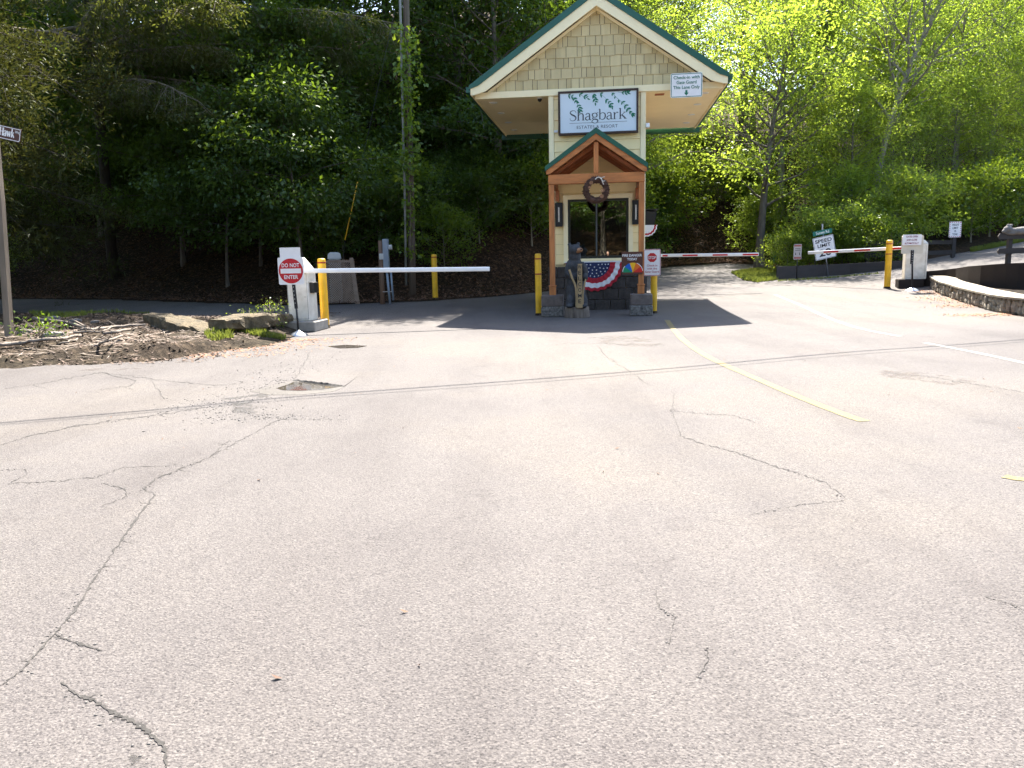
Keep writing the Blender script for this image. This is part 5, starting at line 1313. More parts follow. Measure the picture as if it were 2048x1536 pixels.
for c in 'Hawk':
    adv, ss = SER[c]
    for pts, w_, n_ in ss:
        cc = catmull([(a, b, 0) for a, b in pts], n_) if n_ > 1 else [Vector((a, b, 0)) for a, b in pts]
        ws = [float(np.interp(i / (len(cc) - 1), np.linspace(0, 1, len(w_)), w_)) * .13 * 1.25 for i in range(len(cc))] if hasattr(w_, '__len__') else w_ * .13 * 1.25
        ribbon(mbq, [sl(ox + q.x * kx, -.062 + q.y * .105) for q in cc], ws, -.1145 - .0003 * (j % 5)); j += 1
    ox += adv * kx
mbq.build('lettering', 'signwhite', hw)
lx, lz = sl(-.062, .03); lettering('Way', .055, 'signwhite', hw, lx, lz, -.1145, width=.105, bold=.012, rot=ang, depth=0)
# ------------------------------------------------------------------ brush pile, slabs, rocks
M['leafmix'] = mat('pale_dry_leaves', (.155, .10, .068), .85, .5, 2.3, c2=(.055, .038, .027))
ZS = 4.267
BR_ = [([(0, 410), (180, 395), (400, 370), (600, 345), (690, 330)], 8, 'long thick dead limb lying across the left of the brush pile', .05),
       ([(700, 300), (850, 290), (1000, 270), (1250, 250)], 7, 'thick straight dead limb at the back of the brush pile', .12),
       ([(890, 325), (1050, 300), (1180, 270)], 6, 'pale curved stick on the right of the brush pile', .10),
       ([(700, 480), (800, 450), (920, 400), (1050, 350)], 6, 'pale forked stick pointing up at the front of the pile', .12),
       ([(430, 490), (600, 500), (830, 490)], 5, 'dark stick lying flat at the front edge of the pile', .03),
       ([(470, 480), (600, 465), (720, 440), (820, 420)], 5, 'grey stick just behind the front stick of the pile', .08),
       ([(290, 190), (450, 215), (600, 230), (740, 290)], 6, 'long branch sloping down at the back left of the pile', .10),
       ([(420, 440), (550, 390), (660, 360)], 5, 'short thick stick under the long limb', .05),
       ([(620, 215), (740, 285)], 3, 'thin twig crossing the back branch', .2),
       ([(880, 320), (990, 270)], 3, 'thin twig propped on the straight limb', .18),
       ([(930, 435), (1060, 430)], 4, 'short stub lying right of the forked stick', .03),
       ([(1110, 350), (1280, 360)], 3, 'thin stick on bare dirt right of the pile', .02),
       ([(870, 440), (930, 415), (1040, 360)], 6, 'dark stick beside the pale forked one', .05),
       ([(820, 360), (990, 365)], 3, 'thin dark twig in the middle of the pile', .06),
       ([(640, 320), (860, 320)], 5, 'short pale limb resting on the long one', .14),
       ([(1590, 425), (1760, 405)], 3, 'lone twig on the dirt near the grass', .02)]
rb = random.Random(31)
for pts, th, lab, lift in BR_:
    w = [vhit(x / ZS, 600 + y / ZS) for x, y in pts]
    r0 = th * .5 * w[0].y / FPX
    o = w[0].copy(); w = [q + Vector((0, 0, lift * .6 + r0)) - o for q in w]
    c = catmull(w, 5); c = [q + Vector((rb.uniform(-.01, .01), rb.uniform(-.02, .02), rb.uniform(-.012, .012))) for q in c]
    mb = MB(); n = len(c); mb.tube(c, [r0 * (1.08 - .45 * i / n) * rb.uniform(.9, 1.1) for i in range(n)], 8)
    if th > 4:
        for k in (n // 3, 2 * n // 3):
            d = Vector((rb.uniform(-.2, .2), rb.uniform(-.2, .1), rb.uniform(.05, .16))); mb.tube([c[k], c[k] + d * .6, c[k] + d * 1.1], [r0 * .4, r0 * .3, r0 * .15], 5)
    ob = mb.build('fallen_branch', 'branch'); ob.location = o; tag(ob, lab, 'branch', 'sticks in the brush pile')
def slabrock(name, a, b, w, h, label, m='slab', seed=1, taper=.6, grp=None):
    rs = random.Random(seed); d = b - a; L = d.length; d.normalize(); s = Vector((-d.y, d.x, 0)).normalized(); u = d.cross(s)
    if u.z < 0: u = -u
    mb = MB(); N = 14; K = 12; vs = []
    for i in range(N + 1):
        t = i / N; e = (math.sin(math.pi * min(max(t, .06), .94)) ** .22) * (1 - (1 - taper) * abs(t - .45))
        for k in range(K):
            q = 2 * math.pi * k / K; cx = math.copysign(abs(math.cos(q)) ** .4, math.cos(q)); cz = math.copysign(abs(math.sin(q)) ** .4, math.sin(q))
            p = d * (L * (t - .5)) + s * (cx * w * e * rs.uniform(.86, 1.1)) + u * (cz * h * e * rs.uniform(.8, 1.12)); vs.append(p)
    mb.add(vs, [(i * K + k, i * K + (k + 1) % K, (i + 1) * K + (k + 1) % K, (i + 1) * K + k) for i in range(N) for k in range(K)] + [tuple(range(K - 1, -1, -1)), tuple(range(N * K, N * K + K))])
    o = mb.build(name, m); o.location = (a + b) / 2; return tag(o, label, 'rock', grp)
a = vhit(300, 655) + Vector((0, .15, .22)); b = vhit(452, 684) + Vector((0, .1, .02)); slabrock('rock_slab', a, b, .36, .19, 'long mossy tan rock slab tilting down beside the brush pile', seed=3)
a = vhit(426, 668) + Vector((0, .25, .16)); b = vhit(560, 668) + Vector((0, .6, .30)); slabrock('rock_slab', a, b, .34, .17, 'tan rock slab tilting up behind the weeds by the gate', seed=5)
for px, py, sx, lab in ((106, 676, .2, 'flat grey rock behind the long dead limb'), (47, 668, .15, 'rounded rock near the foot of the street sign post'), (95, 664, .14, 'small rock behind the flat grey rock'), (189, 647, .09, 'pale round stone at the verge edge by the lane'), (106, 640, .16, 'dark stone in the shade at the verge edge'), (150, 645, .14, 'dark low stone right of the dark shaded stone'), (282, 703, .09, 'dark stone at the front edge of the dirt verge'), (58, 714, .16, 'dark flat rock in front of the brush pile'), (330, 660, .12, 'small stone at the head of the long slab')):
    q = vhit(px, py); slabrock('loose_rock', q + Vector((-sx, 0, .03)), q + Vector((sx, .05, .05)), sx * .6, sx * .42, lab, 'rock', seed=int(px), grp='loose rocks on the verge')
scatter_leaves('verge_litter', lambda rg, n: (rg.uniform(-17, -5.0, n), rg.uniform(12.4, 23, n)), 11000, .075, 'leafmix', 21, 'brown leaves and twig litter on the dirt verge', lift=.0)
_l = bpy.data.objects['verge_litter']; co = np.empty(len(_l.data.vertices) * 3, np.float32); _l.data.vertices.foreach_get('co', co); co = co.reshape(-1, 3)
cen = co.reshape(-1, 4, 3).mean(1); add = np.maximum(verge_h(cen[:, 0], cen[:, 1]) - Hroad(cen[:, 0], cen[:, 1]), 0) + .012
co[:, 2] += np.repeat(add, 4); _l.data.vertices.foreach_set('co', co.ravel()); _l.data.update()
scatter_leaves('twig_litter', lambda rg, n: (rg.uniform(-13, -5.6, n), rg.uniform(12.8, 18.5, n)), 700, .34, 'branch', 22, 'thin twigs strewn over the dirt verge', lift=.0, tilt=.12, asp=(.035, .03))
_l = bpy.data.objects['twig_litter']; co = np.empty(len(_l.data.vertices) * 3, np.float32); _l.data.vertices.foreach_get('co', co); co = co.reshape(-1, 3)
cen = co.reshape(-1, 4, 3).mean(1); add = np.maximum(verge_h(cen[:, 0], cen[:, 1]) - Hroad(cen[:, 0], cen[:, 1]), 0) + .02
co[:, 2] += np.repeat(add, 4); _l.data.vertices.foreach_set('co', co.ravel()); _l.data.update()
proto('weed', 'twig', 'ivy', seed=41, height=.75, cb=.1, rad=.3, nl=12, nleaf=230, lsize=.05, trunk_r=.006, up=.8, spread=.05, limb_r=.8)
q = vhit(540, 672); t = plant('weed', q.x, q.y + .15, 'leggy weed with small pale leaves beside the gate footing', 'weed', 'weed', .85, 1.0); t.location.z = q.z - .02
q = vhit(495, 678); t = plant('weed', q.x, q.y + .2, 'smaller weed left of the leggy one by the rock slab', 'weed', 'weed', .7, 2.0); t.location.z = q.z - .02
proto('fern', 'twig', 'leafD', seed=42, height=.22, cb=.05, rad=.22, nl=9, nleaf=120, lsize=.07, trunk_r=.006, up=.5, spread=.07, limb_r=.8)
q = vhit(80, 684); t = plant('fern', q.x, q.y, 'low leafy seedling between the rocks in the brush pile', 'weed', 'weed', 1.0, 1.0); t.location.z = q.z

M['mulch'] = litter_mat('dark_mulch', (.018, .013, .010), (.045, .032, .023))
# ------------------------------------------------------------------ right side: gate, walls, fences, signs
p = hit(1821, 577); YG = p.y; gz = p.z
rgt = thing('gate_cabinet', 'white gate cabinet with red striped boom by the stone wall', 'barrier gate', (p.x, p.y, gz), R_(-18))
k = YG / FPX
MB().bbox(-22 * k, 24 * k, -.0, .75, -.05, 18 * k, .02).build('footing', 'brownwall', rgt)
MB().bbox(-11 * k, 28 * k, .12, .72, 18 * k, 88 * k, .015).build('cabinet', 'dirtywhite', rgt)
sm = MB(); sm.box(24.5 * k, 24.8 * k, .116, .119, 22 * k, 84 * k); sm.box(-8 * k, 24.5 * k, .116, .119, 22 * k, 22.3 * k); sm.build('door_seam', 'blackm', rgt)
MB().add([(-11 * k, .12, 88 * k), (28 * k, .12, 88 * k), (28 * k, .72, 88 * k), (-11 * k, .72, 88 * k), (-6 * k, .2, 95 * k), (22 * k, .2, 95 * k), (22 * k, .65, 95 * k), (-6 * k, .65, 95 * k)], [(0, 1, 5, 4), (1, 2, 6, 5), (2, 3, 7, 6), (3, 0, 4, 7), (4, 5, 6, 7)]).build('cabinet_cap', 'dirtywhite', rgt)
boom(rgt, at(1812, 495.5, YG + .1), at(1617, 505.5, YG + 3.2), .04, 'white', [((1808 - b) / 193, (1808 - a) / 193) for a, b in ((1649, 1680), (1712, 1743), (1780, 1804))], 'red', .058)
gs = thing('gate_notice', 'white notice about automatic gates on a portable steel base', 'sign', hit(1824, 582), R_(-6))
YS = gs.location.y; k = YS / FPX; gz0 = gs.location.z
def gl(px, py): q = at(px, py, YS) - gs.location; return (q.x, q.z)
MB().lathe([(.24, 0), (.23, .014), (.16, .06), (.08, .10), (.03, .12), (.001, .12)], 24).build('base', 'galv', gs)
a = gl(1825, 500); MB().tube([(0, 0, .1), (a[0], 0, a[1])], .03, 8).build('post', 'blackm', gs)
MB().bbox(a[0] - .05, a[0] + .045, -.03, .0, gl(1825, 528)[1], a[1], .004).build('post_upper', 'blackm', gs)
mb = MB(); z0 = gl(1825, 526)[1]
for q_ in range(6): mb.add([(a[0] + .01 * math.cos(q), -.032, z0 + .08 * q_ + .01 * math.sin(q)) for q in np.linspace(0, 5.6, 9)], [tuple(range(9))])
mb.build('post_holes', 'signwhite', gs)
x0, zt = gl(1806, 471); x1, zb = gl(1845, 507)
M['beige'] = mat('faded_beige_board', (.60, .53, .41), .7, .12, 3)
MB().prism(rrect(x0, x1, zb, zt, .05), -.03 + .032, .045).build('backing_board', 'beige', gs)
x0, zt = gl(1806, 469.5); x1, zb = gl(1841, 490)
MB().prism(rrect(x0, x1, zb, zt, .03), -.045, -.033).build('panel', 'signwhite', gs)
xc = (x0 + x1) / 2; W = x1 - x0; Hh = zt - zb
for i, (s_t, ww) in enumerate((('GATES OPEN', .62), ('AND CLOSE', .56), ('AUTOMATICALLY', .74))): lettering(s_t, Hh * .17, 'inkmaroon', gs, xc - .01, zt - Hh * (.27 + .31 * i), -.0465, width=W * ww, bold=.02)
# centre gate behind the booth
q = wl(.75, 5.75); q.z = Hs(q.x, q.y)
cg = thing('gate_cabinet', 'entry gate behind the booth whose red striped boom crosses the check-in lane', 'barrier gate', q, -YAW)
MB().bbox(-.25, .25, -.2, .3, 0, 1.05, .015).build('cabinet', 'dirtywhite', cg); MB().bbox(-.28, .28, -.23, .33, 1.05, 1.2, .03).build('cabinet_cap', 'dirtywhite', cg)
xa = 1285; bb = at(1517, 508.5, q.y - .35); aa = at(xa, 511.6, q.y - .25)
boom(cg, aa, bb, .035, 'white', [((a - xa) / (1517 - xa), (b - xa) / (1517 - xa)) for a, b in ((1325, 1335), (1365, 1395), (1425, 1455), (1485, 1516))], 'red', .055)

# stone planter wall with a pale cap
SB = [(1860, 576), (1868, 583), (1879, 589), (1902, 597), (1926, 606), (1957, 615), (1981, 622), (2012, 628), (2048, 633), (2110, 643), (2200, 660)]
base = [hit(*q) for q in SB]
base = catmull(base, 4); n = len(base)
def perp(i):
    t = base[min(i + 1, n - 1)] - base[max(i - 1, 0)]; v = Vector((-t.y, t.x, 0)).normalized()
    return v if v.dot(Vector((.7, .7, 0))) > 0 else -v
SWH = .36
sw = thing('stone_wall', 'low curved fieldstone planter wall with a pale cap at road edge', 'stone wall', base[0], 0)
O_ = sw.location.copy()
rs = random.Random(12)
# mortar core
mb = MB(); vs = []
for i, q in enumerate(base):
    v = perp(i); a = q + v * .07 - O_; b = q + v * .62 - O_
    vs += [(a.x, a.y, a.z - .1), (a.x, a.y, a.z + SWH), (b.x, b.y, b.z + SWH), (b.x, b.y, b.z - .1)]
mb.add(vs, [(4 * i + j, 4 * i + 4 + j, 4 * i + 4 + (j + 1) % 4, 4 * i + (j + 1) % 4) for i in range(n - 1) for j in range(4)] + [(0, 1, 2, 3)]); mb.build('core', 'rock', sw)
def stone(c, t, v, lx, lz, dp, seed):
    r_ = random.Random(seed); mb = MB(); N, K = 6, 9; vs = []
    for i in range(N + 1):
        th = math.pi * i / N
        for kk in range(K):
            ph = 2 * math.pi * kk / K
            e = [math.copysign(abs(f) ** .62, f) for f in (math.sin(th) * math.cos(ph), math.sin(th) * math.sin(ph), math.cos(th))]
            jj = r_.uniform(.84, 1.1); vs.append(c + t * (e[0] * lx * jj) + v * (e[1] * dp * jj) + Vector((0, 0, e[2] * lz * jj)))
    mb.add(vs, [(i * K + q, (i + 1) * K + q, (i + 1) * K + (q + 1) % K, i * K + (q + 1) % K) for i in range(N) for q in range(K)])
    return mb.build('stone', 'wallstone', sw)
cum = [0]
for i in range(1, n): cum.append(cum[-1] + (base[i] - base[i - 1]).length)
def along(s):
    i = max(0, min(n - 2, int(np.searchsorted(cum, s)) - 1)); f = (s - cum[i]) / max(1e-6, cum[i + 1] - cum[i])
    p = base[i].lerp(base[i + 1], f); t = (base[i + 1] - base[i]); t.z = 0; return p, t.normalized(), perp(i)
s = -.05
while s < cum[-1]:
    w = rs.uniform(.17, .38); split = rs.random()
    p, t, v = along(min(max(s + w / 2, 0), cum[-1] - .01))
    levels = [(0.5, .52)] if split < .5 else [(.3, .33), (.8, .24)] if split < .8 else [(.22, .25), (.7, .32)]
    for f0, f1 in levels:
        c = p - O_ + v * (.09 + rs.uniform(-.025, .02)) + t * rs.uniform(-.03, .03) + Vector((0, 0, SWH * f0))
        stone(c, t, v, w * .52, SWH * f1, .11, rs.random())
    s += w
# end stones and the cap
for k_ in range(3):
    v = perp(0); t = (base[1] - base[0]).normalized(); c = v * (.14 + .2 * k_) + Vector((0, 0, .12)) + t * .02; stone(c, v, t, .11, .12, .08, k_ + .3); stone(c + Vector((.0, 0, .17)), v, t, .11, .085, .08, k_ + .7)
mb = MB(); vs = []
for i, q in enumerate(base):
    v = perp(i); w0, w1 = -.035 + rs.uniform(-.015, .015), .66
    t = (base[min(i + 1, n - 1)] - base[max(i - 1, 0)]).normalized(); e = t * (-.05 if i == 0 else 0)
    a = q + v * w0 - O_ + e; b = q + v * w1 - O_ + e; zz = SWH
    vs += [(a.x, a.y, a.z + zz), (a.x, a.y, a.z + zz + .045), (b.x, b.y, b.z + zz + .05), (b.x, b.y, b.z + zz)]
for i in range(n - 1):
    if i % 6 == 0:
        m2 = MB(); j1 = min(i + 6, n - 1); sub_ = vs[4 * i:4 * j1 + 4]; c_ = j1 - i
        # small joint between cap slabs
        m2.add(sub_, [(4 * a + j, 4 * a + 4 + j, 4 * a + 4 + (j + 1) % 4, 4 * a + (j + 1) % 4) for a in range(c_) for j in range(4)] + [(0, 1, 2, 3), (4 * c_ + 3, 4 * c_ + 2, 4 * c_ + 1, 4 * c_)])
        m2.build('cap_slab', 'capstone', sw)
# dark retaining wall behind it
def proj(p):
    d = p - Vector((0, 0, CAMZ)); w = d.dot(_f0); return 1024 + FPX * d.dot(CRT) / w, 768 - FPX * d.dot(CUP) / w
tpx = [1820, 1831, 1860, 1900, 1934, 2004, 2048, 2200]; tpy = [544, 543.5, 542, 538, 532.5, 527, 525.5, 524]
bw = []
for _px in (1831, 1850, 1870, 1890, 1910, 1935, 1960, 1985, 2010, 2035, 2060, 2100, 2160, 2230):
    _y = float(np.interp(_px, [1831, 1900, 1950, 2000, 2048, 2100, 2230], [base[0].y + .9, base[0].y - .3, 23.6, 22.4, 21.6, 21.3, 21.6])); _q = at(_px, 560, _y); bw.append(Vector((_q.x, _q.y, float(Hroad(min(_q.x, 13.5), _q.y)))))
rw = thing('retaining_wall', 'plain dark brown retaining wall behind the stone planter wall', 'retaining wall', bw[0], 0)
O2 = rw.location.copy(); mb = MB(); vs = []; tops = []
for i, q in enumerate(bw):
    px, py = proj(q); zt = at(px, float(np.interp(px, tpx, tpy)), q.y).z; tops.append(zt)
    t = bw[min(i + 1, len(bw) - 1)] - bw[max(i - 1, 0)]; v = Vector((-t.y, t.x, 0)).normalized(); v = v if v.dot(Vector((.7, .7, 0))) > 0 else -v
    b = q + v * .18
    vs += [(q.x - O2.x, q.y - O2.y, -.3), (q.x - O2.x, q.y - O2.y, zt - O2.z), (b.x - O2.x, b.y - O2.y, zt - O2.z), (b.x - O2.x, b.y - O2.y, -.3)]
m_ = len(bw)
mb.add(vs, [(4 * i + j, 4 * i + 4 + j, 4 * i + 4 + (j + 1) % 4, 4 * i + (j + 1) % 4) for i in range(m_ - 1) for j in range(4)] + [(0, 1, 2, 3), (4 * m_ - 1, 4 * m_ - 2, 4 * m_ - 3, 4 * m_ - 4)]); mb.build('wall', 'brownwall', rw)
# dark mulch filling the planter
mb = MB(); vs = []
for i in range(0, n, 2):
    q = base[i] + perp(i) * .6; px = proj(q)[0]; j = min(range(len(bw)), key=lambda j: abs(proj(bw[j])[0] - px)); r = bw[j]
    vs += [(q.x, q.y, q.z + .33), (r.x + .05, r.y + .05, base[i].z + .36)]
mb.add(vs, [(2 * i, 2 * i + 1, 2 * i + 3, 2 * i + 2) for i in range(len(vs) // 2 - 1)]); tag(mb.build('planter_soil', 'mulch'), 'dark mulch inside the stone planter', None, kind='structure')
# rail fence on the wall with a carved animal
_pp = sorted((proj(q)[0], q.y) for q in bw); YR = float(np.interp(2018, [a for a, b in _pp], [b for a, b in _pp])) + .75
rf = thing('rail_fence', 'dark timber rail fence with pointed rails on the retaining wall', 'fence', at(2018, 526, YR), 0)
O3 = rf.location.copy()
def rl_(px, py): q = at(px, py, YR) - O3; return (q.x, q.z)
a = rl_(2016, 528); b = rl_(2021, 468)
MB().add([(a[0] - .06, -.05, a[1] - .5), (a[0] + .05, -.05, a[1] - .5), (a[0] + .05, .06, a[1] - .5), (a[0] - .06, .06, a[1] - .5), (b[0] - .06, -.05, b[1]), (b[0] + .05, -.05, b[1]), (b[0] + .05, .06, b[1]), (b[0] - .06, .06, b[1])], [(0, 3, 2, 1), (4, 5, 6, 7), (0, 1, 5, 4), (1, 2, 6, 5), (2, 3, 7, 6), (3, 0, 4, 7)]).build('post', 'darkwood', rf)
for (l, t_, bt_) in ((1991, 497, 508), (1993, 467, 479)):
    x0, z0 = rl_(l, t_); _, z1 = rl_(l, bt_); zm = (z0 + z1) / 2
    MB().prism([(x0, zm), (x0 + .05, z1), (x0 + 3.2, z1 + .03), (x0 + 3.2, z0 + .03), (x0 + .05, z0)], -.10, -.055).build('rail', 'darkwood', rf)
MB().box(rl_(2105, 520)[0], rl_(2112, 520)[0], -.05, .06, -.6, rl_(2105, 466)[1]).build('post', 'darkwood', rf)
ca = thing('carved_bear', 'grey carved wooden animal lying along the top rail of the fence', 'statue', at(2030, 470, YR), 0)
O4 = ca.location.copy()
def cl(px, py): q = at(px, py, YR) - O4; return (q.x, -.08, q.z)
k = YR / FPX
fused('animal_body', [(cl(2052, 461), (36 * k, .14, 8 * k)), (cl(2035, 463), (18 * k, .13, 6.5 * k)), (cl(2012, 459), (8.5 * k, .10, 7 * k)), (cl(2006, 463), (6 * k, .07, 4 * k)), (cl(2020, 467), (14 * k, .10, 3.5 * k)), (cl(2013, 451), (3 * k, .04, 3 * k)), (cl(2019, 451), (3 * k, .04, 3 * k)), (cl(2022, 462), (9 * k, .10, 6 * k))], 'rock', ca, .016, 3)

# low dark wall, dark rails, signs on the far side
lw = [(1553, 559), (1600, 556), (1650, 552.5), (1700, 548), (1757, 542), (1812, 535)]; lt = [533, 531.5, 529, 527, 523.5, 521]
W0 = [hit(*q) for q in lw]
lo = thing('low_timber_wall', 'low dark timber retaining wall along the far road edge', 'low wall', W0[0], 0)
O5 = lo.location.copy(); vs = []
for q, ty, (px, py) in zip(W0, lt, lw):
    zt = at(px, ty, q.y).z - O5.z; r = q - O5; vs += [(r.x, r.y, r.z - .2), (r.x, r.y, zt), (r.x + .02, r.y + .14, zt), (r.x + .02, r.y + .14, r.z - .2)]
mb = MB(); m_ = len(W0); mb.add(vs, [(4 * i + j, 4 * i + 4 + j, 4 * i + 4 + (j + 1) % 4, 4 * i + (j + 1) % 4) for i in range(m_ - 1) for j in range(4)] + [(0, 1, 2, 3), (4 * m_ - 1, 4 * m_ - 2, 4 * m_ - 3, 4 * m_ - 4)]); mb.build('timber', 'darkwood', lo)
def upright(name, label, cat, base_px, rz=0.0):
    q = hit(*base_px); t = thing(name, label, cat, q, rz)
    return t, (lambda px, py: (at(px, py, q.y).x - q.x, at(px, py, q.y).z - q.z)), q.y / FPX
YF_ = 35.2
rf2 = thing('rail_fence', 'dark two-rail timber fence in front of the roadside shrubs', 'fence', at(1908, 515, YF_), 0)
O6 = rf2.location.copy()
def f2(px, py): q = at(px, py, YF_) - O6; return (q.x, q.z)
for (a, b, c, d) in (((1728, 483), (1728, 491), (1910, 488), (1910, 480)), ((1728, 506), (1728, 515), (1910, 508), (1910, 500))):
    MB().prism([f2(*a), f2(*b), f2(*c), f2(*d)], -.06, -.01).build('rail', 'darkwood', rf2)
for px in (1906, 1820, 1735):
    a = f2(px, 525 if px > 1900 else 530); b = f2(px, 478); MB().bbox(a[0] - .08, a[0] + .08, -.008, .13, a[1] - .3, b[1] + .04, .01).build('post', 'darkwood', rf2)
# speed limit sign, leaning
ss_, fn, k = upright('speed_limit_sign', 'tilted white speed limit 20 sign behind the striped boom', 'sign', (1657, 553))
c = fn(1648, 495); th = R_(11.5)
def rot2(x, z): return (c[0] + x * math.cos(th) - z * math.sin(th), c[1] + x * math.sin(th) + z * math.cos(th))
def rpoly(pp): return [rot2(a, b) for a, b in pp]
b_ = fn(1643, 462)
MB().tube([(0, .0, -.1), (fn(1652, 515)[0], .0, fn(1652, 515)[1]), (b_[0], 0, b_[1] + .3)], .028, 8).build('post', 'galv', ss_)
sw_, sh_ = 20.6 * k, 22 * k
MB().prism(rpoly(rrect(-sw_, sw_, -sh_, sh_, .04)), -.05, -.035).build('panel', 'signwhite', ss_)
mb = MB(); ring_faces(mb, rpoly(rrect(-sw_ + .015, sw_ - .015, -sh_ + .015, sh_ - .015, .03)), rpoly(rrect(-sw_ + .03, sw_ - .03, -sh_ + .03, sh_ - .03, .02)), -.052); mb.build('border', 'ink', ss_)
for s_t, zz, hh_, ww in (('SPEED', 10.5, 7.0, 33), ('LIMIT', 1.5, 6.6, 26), ('20', -16, 13.5, 25)):
    x_, z_ = rot2(0, zz * k); lettering(s_t, hh_ * k, 'ink', ss_, x_, z_, -.0525, width=ww * k, bold=.025, rot=th, depth=0)
gs2 = thing('street_sign', 'green Sunset Rd street sign above the speed limit sign', 'street sign', ss_.location, 0)
cg_ = fn(1643.5, 464.7)
def r3(x, z): t3 = R_(10.5); return (cg_[0] + x * math.cos(t3) - z * math.sin(t3), cg_[1] + x * math.sin(t3) + z * math.cos(t3))
MB().prism([r3(*q) for q in rrect(-19 * k, 19 * k, -4.4 * k, 4.4 * k, .03)], -.075, -.06).build('panel', 'streetgreen', gs2)
x_, z_ = r3(0, -2.6 * k); lettering('Sunset Rd', 5.4 * k, 'signwhite', gs2, x_, z_, -.077, width=26 * k, bold=.012, rot=R_(10.5), depth=0)
MB().box(cg_[0] - .03, cg_[0] + .03, -.06, -.02, cg_[1] - .1, cg_[1] + .35).build('bracket', 'galv', gs2)
# small notice on thin post
sn, fn, k = upright('gate_notice', 'small weathered red and white notice on a thin dark post', 'sign', (1593.5, 559))
a = fn(1586, 519); b = fn(1603, 488); MB().tube([(0, 0, -.1), ((a[0] + b[0]) / 2, 0, b[1] - .1)], .025, 7).build('post', 'blackm', sn)
M['greysign'] = mat('weathered_grey_sign', (.40, .36, .33), .6, .2, 6); M['fadedred'] = mat('faded_red', (.32, .085, .07), .6, .2, 6)
MB().prism(rrect(a[0], b[0], a[1], b[1], .02), -.045, -.03).build('panel', 'greysign', sn)
xc = (a[0] + b[0]) / 2; W = b[0] - a[0]; Hh = b[1] - a[1]
MB().box(a[0] + .02, b[0] - .02, -.0475, -.046, b[1] - Hh * .16, b[1] - .03).build('header', 'fadedred', sn); MB().box(a[0] + .02, b[0] - .02, -.0475, -.046, a[1] + .03, a[1] + Hh * .16).build('footer', 'fadedred', sn)
mb = MB()
for sgn in (-1, 1): cx = xc + sgn * W * .25; mb.add([(cx - W * .09, -.047, a[1] + Hh * .3), (cx + W * .09, -.047, a[1] + Hh * .3), (cx, -.047, a[1] + Hh * .48)], [(0, 1, 2)])
for zz in (.58, .68): mb.box(xc - W * .36, xc + W * .36, -.047, -.046, a[1] + Hh * zz, a[1] + Hh * (zz + .035))
mb.build('symbols', 'ink', sn)
# weight limit sign
YW = 34.7; q = at(1912, 520, YW); q.z = Hs(q.x, q.y)
ws_ = thing('weight_limit_sign', 'white weight limit sign with red dashed border on the fence post', 'sign', q, 0)
fn = lambda px, py: (at(px, py, YW).x - q.x, at(px, py, YW).z - q.z); k = YW / FPX
a = fn(1896.5, 475); b = fn(1923, 443); xc = (a[0] + b[0]) / 2; W = b[0] - a[0]; Hh = b[1] - a[1]
MB().prism([(xc - .05, -.1), (xc + .05, -.1), (xc + .05, b[1] - .05), (xc - .05, b[1] - .05)], -.0, .05).build('post', 'darkwood', ws_)
MB().prism(rrect(a[0], b[0], a[1], b[1], .03), -.03, -.015).build('panel', 'signwhite', ws_)
mb = MB(); per = []
for t_ in np.arange(.04, W - .03, .085): per += [(a[0] + t_, a[1] + .03, 0), (a[0] + t_, b[1] - .03, 0)]
for t_ in np.arange(.04, Hh - .03, .085): per += [(a[0] + .03, a[1] + t_, 1), (b[0] - .03, a[1] + t_, 1)]
for (x_, z_, o_) in per: mb.add([(x_ - .022, -.032, z_ - .018), (x_ + .012, -.032, z_ - .018), (x_ + .022, -.032, z_ + .018), (x_ - .012, -.032, z_ + .018)], [(0, 1, 2, 3)])
mb.build('dashed_border', 'red', ws_)
for i, (s_t, ww) in enumerate((('WEIGHT', .58), ('LIMIT', .46), ('15', .16), ('TONS', .42))): lettering(s_t, Hh * .125, 'ink', ws_, xc, b[1] - Hh * (.26 + .2 * i), -.032, width=W * ww, bold=.02, depth=0)
# little marker post by the island tree
mp, fn, k = upright('marker_post', 'thin brown marker post with small green plate by island tree', 'post', (1549, 538))
a = fn(1549, 497); MB().tube([(0, 0, -.1), (0.02, 0, a[1] - .2)], .05, 7).build('post', 'cedard', mp); MB().bbox(-.09, .11, -.05, -.0, a[1] - .75, a[1], .01).build('plate', 'streetgreen', mp)

# ------------------------------------------------------------------ particular trees
M['barkdark'] = mat('dark_hemlock_bark', (.05, .038, .028), .9, .45, 9, .8, 22, stretch=(1, 1, .25), bd=.05)
proto('cedar', 'barkdark', 'needleD', seed=51, height=17, cb=.15, rad=4.9, nl=110, nleaf=120000, lsize=.19, trunk_r=.26, up=.02, spread=.22, droop=-.35, prof='round', sub=7, asp=.2, limb_r=.16, flat=.8)
plant('cedar', -17.9, 24.4, 'large dark cedar with feathery sprays at the far left edge', 'tree', 'cedar_tree', 1.0, .4, sz=1.1)
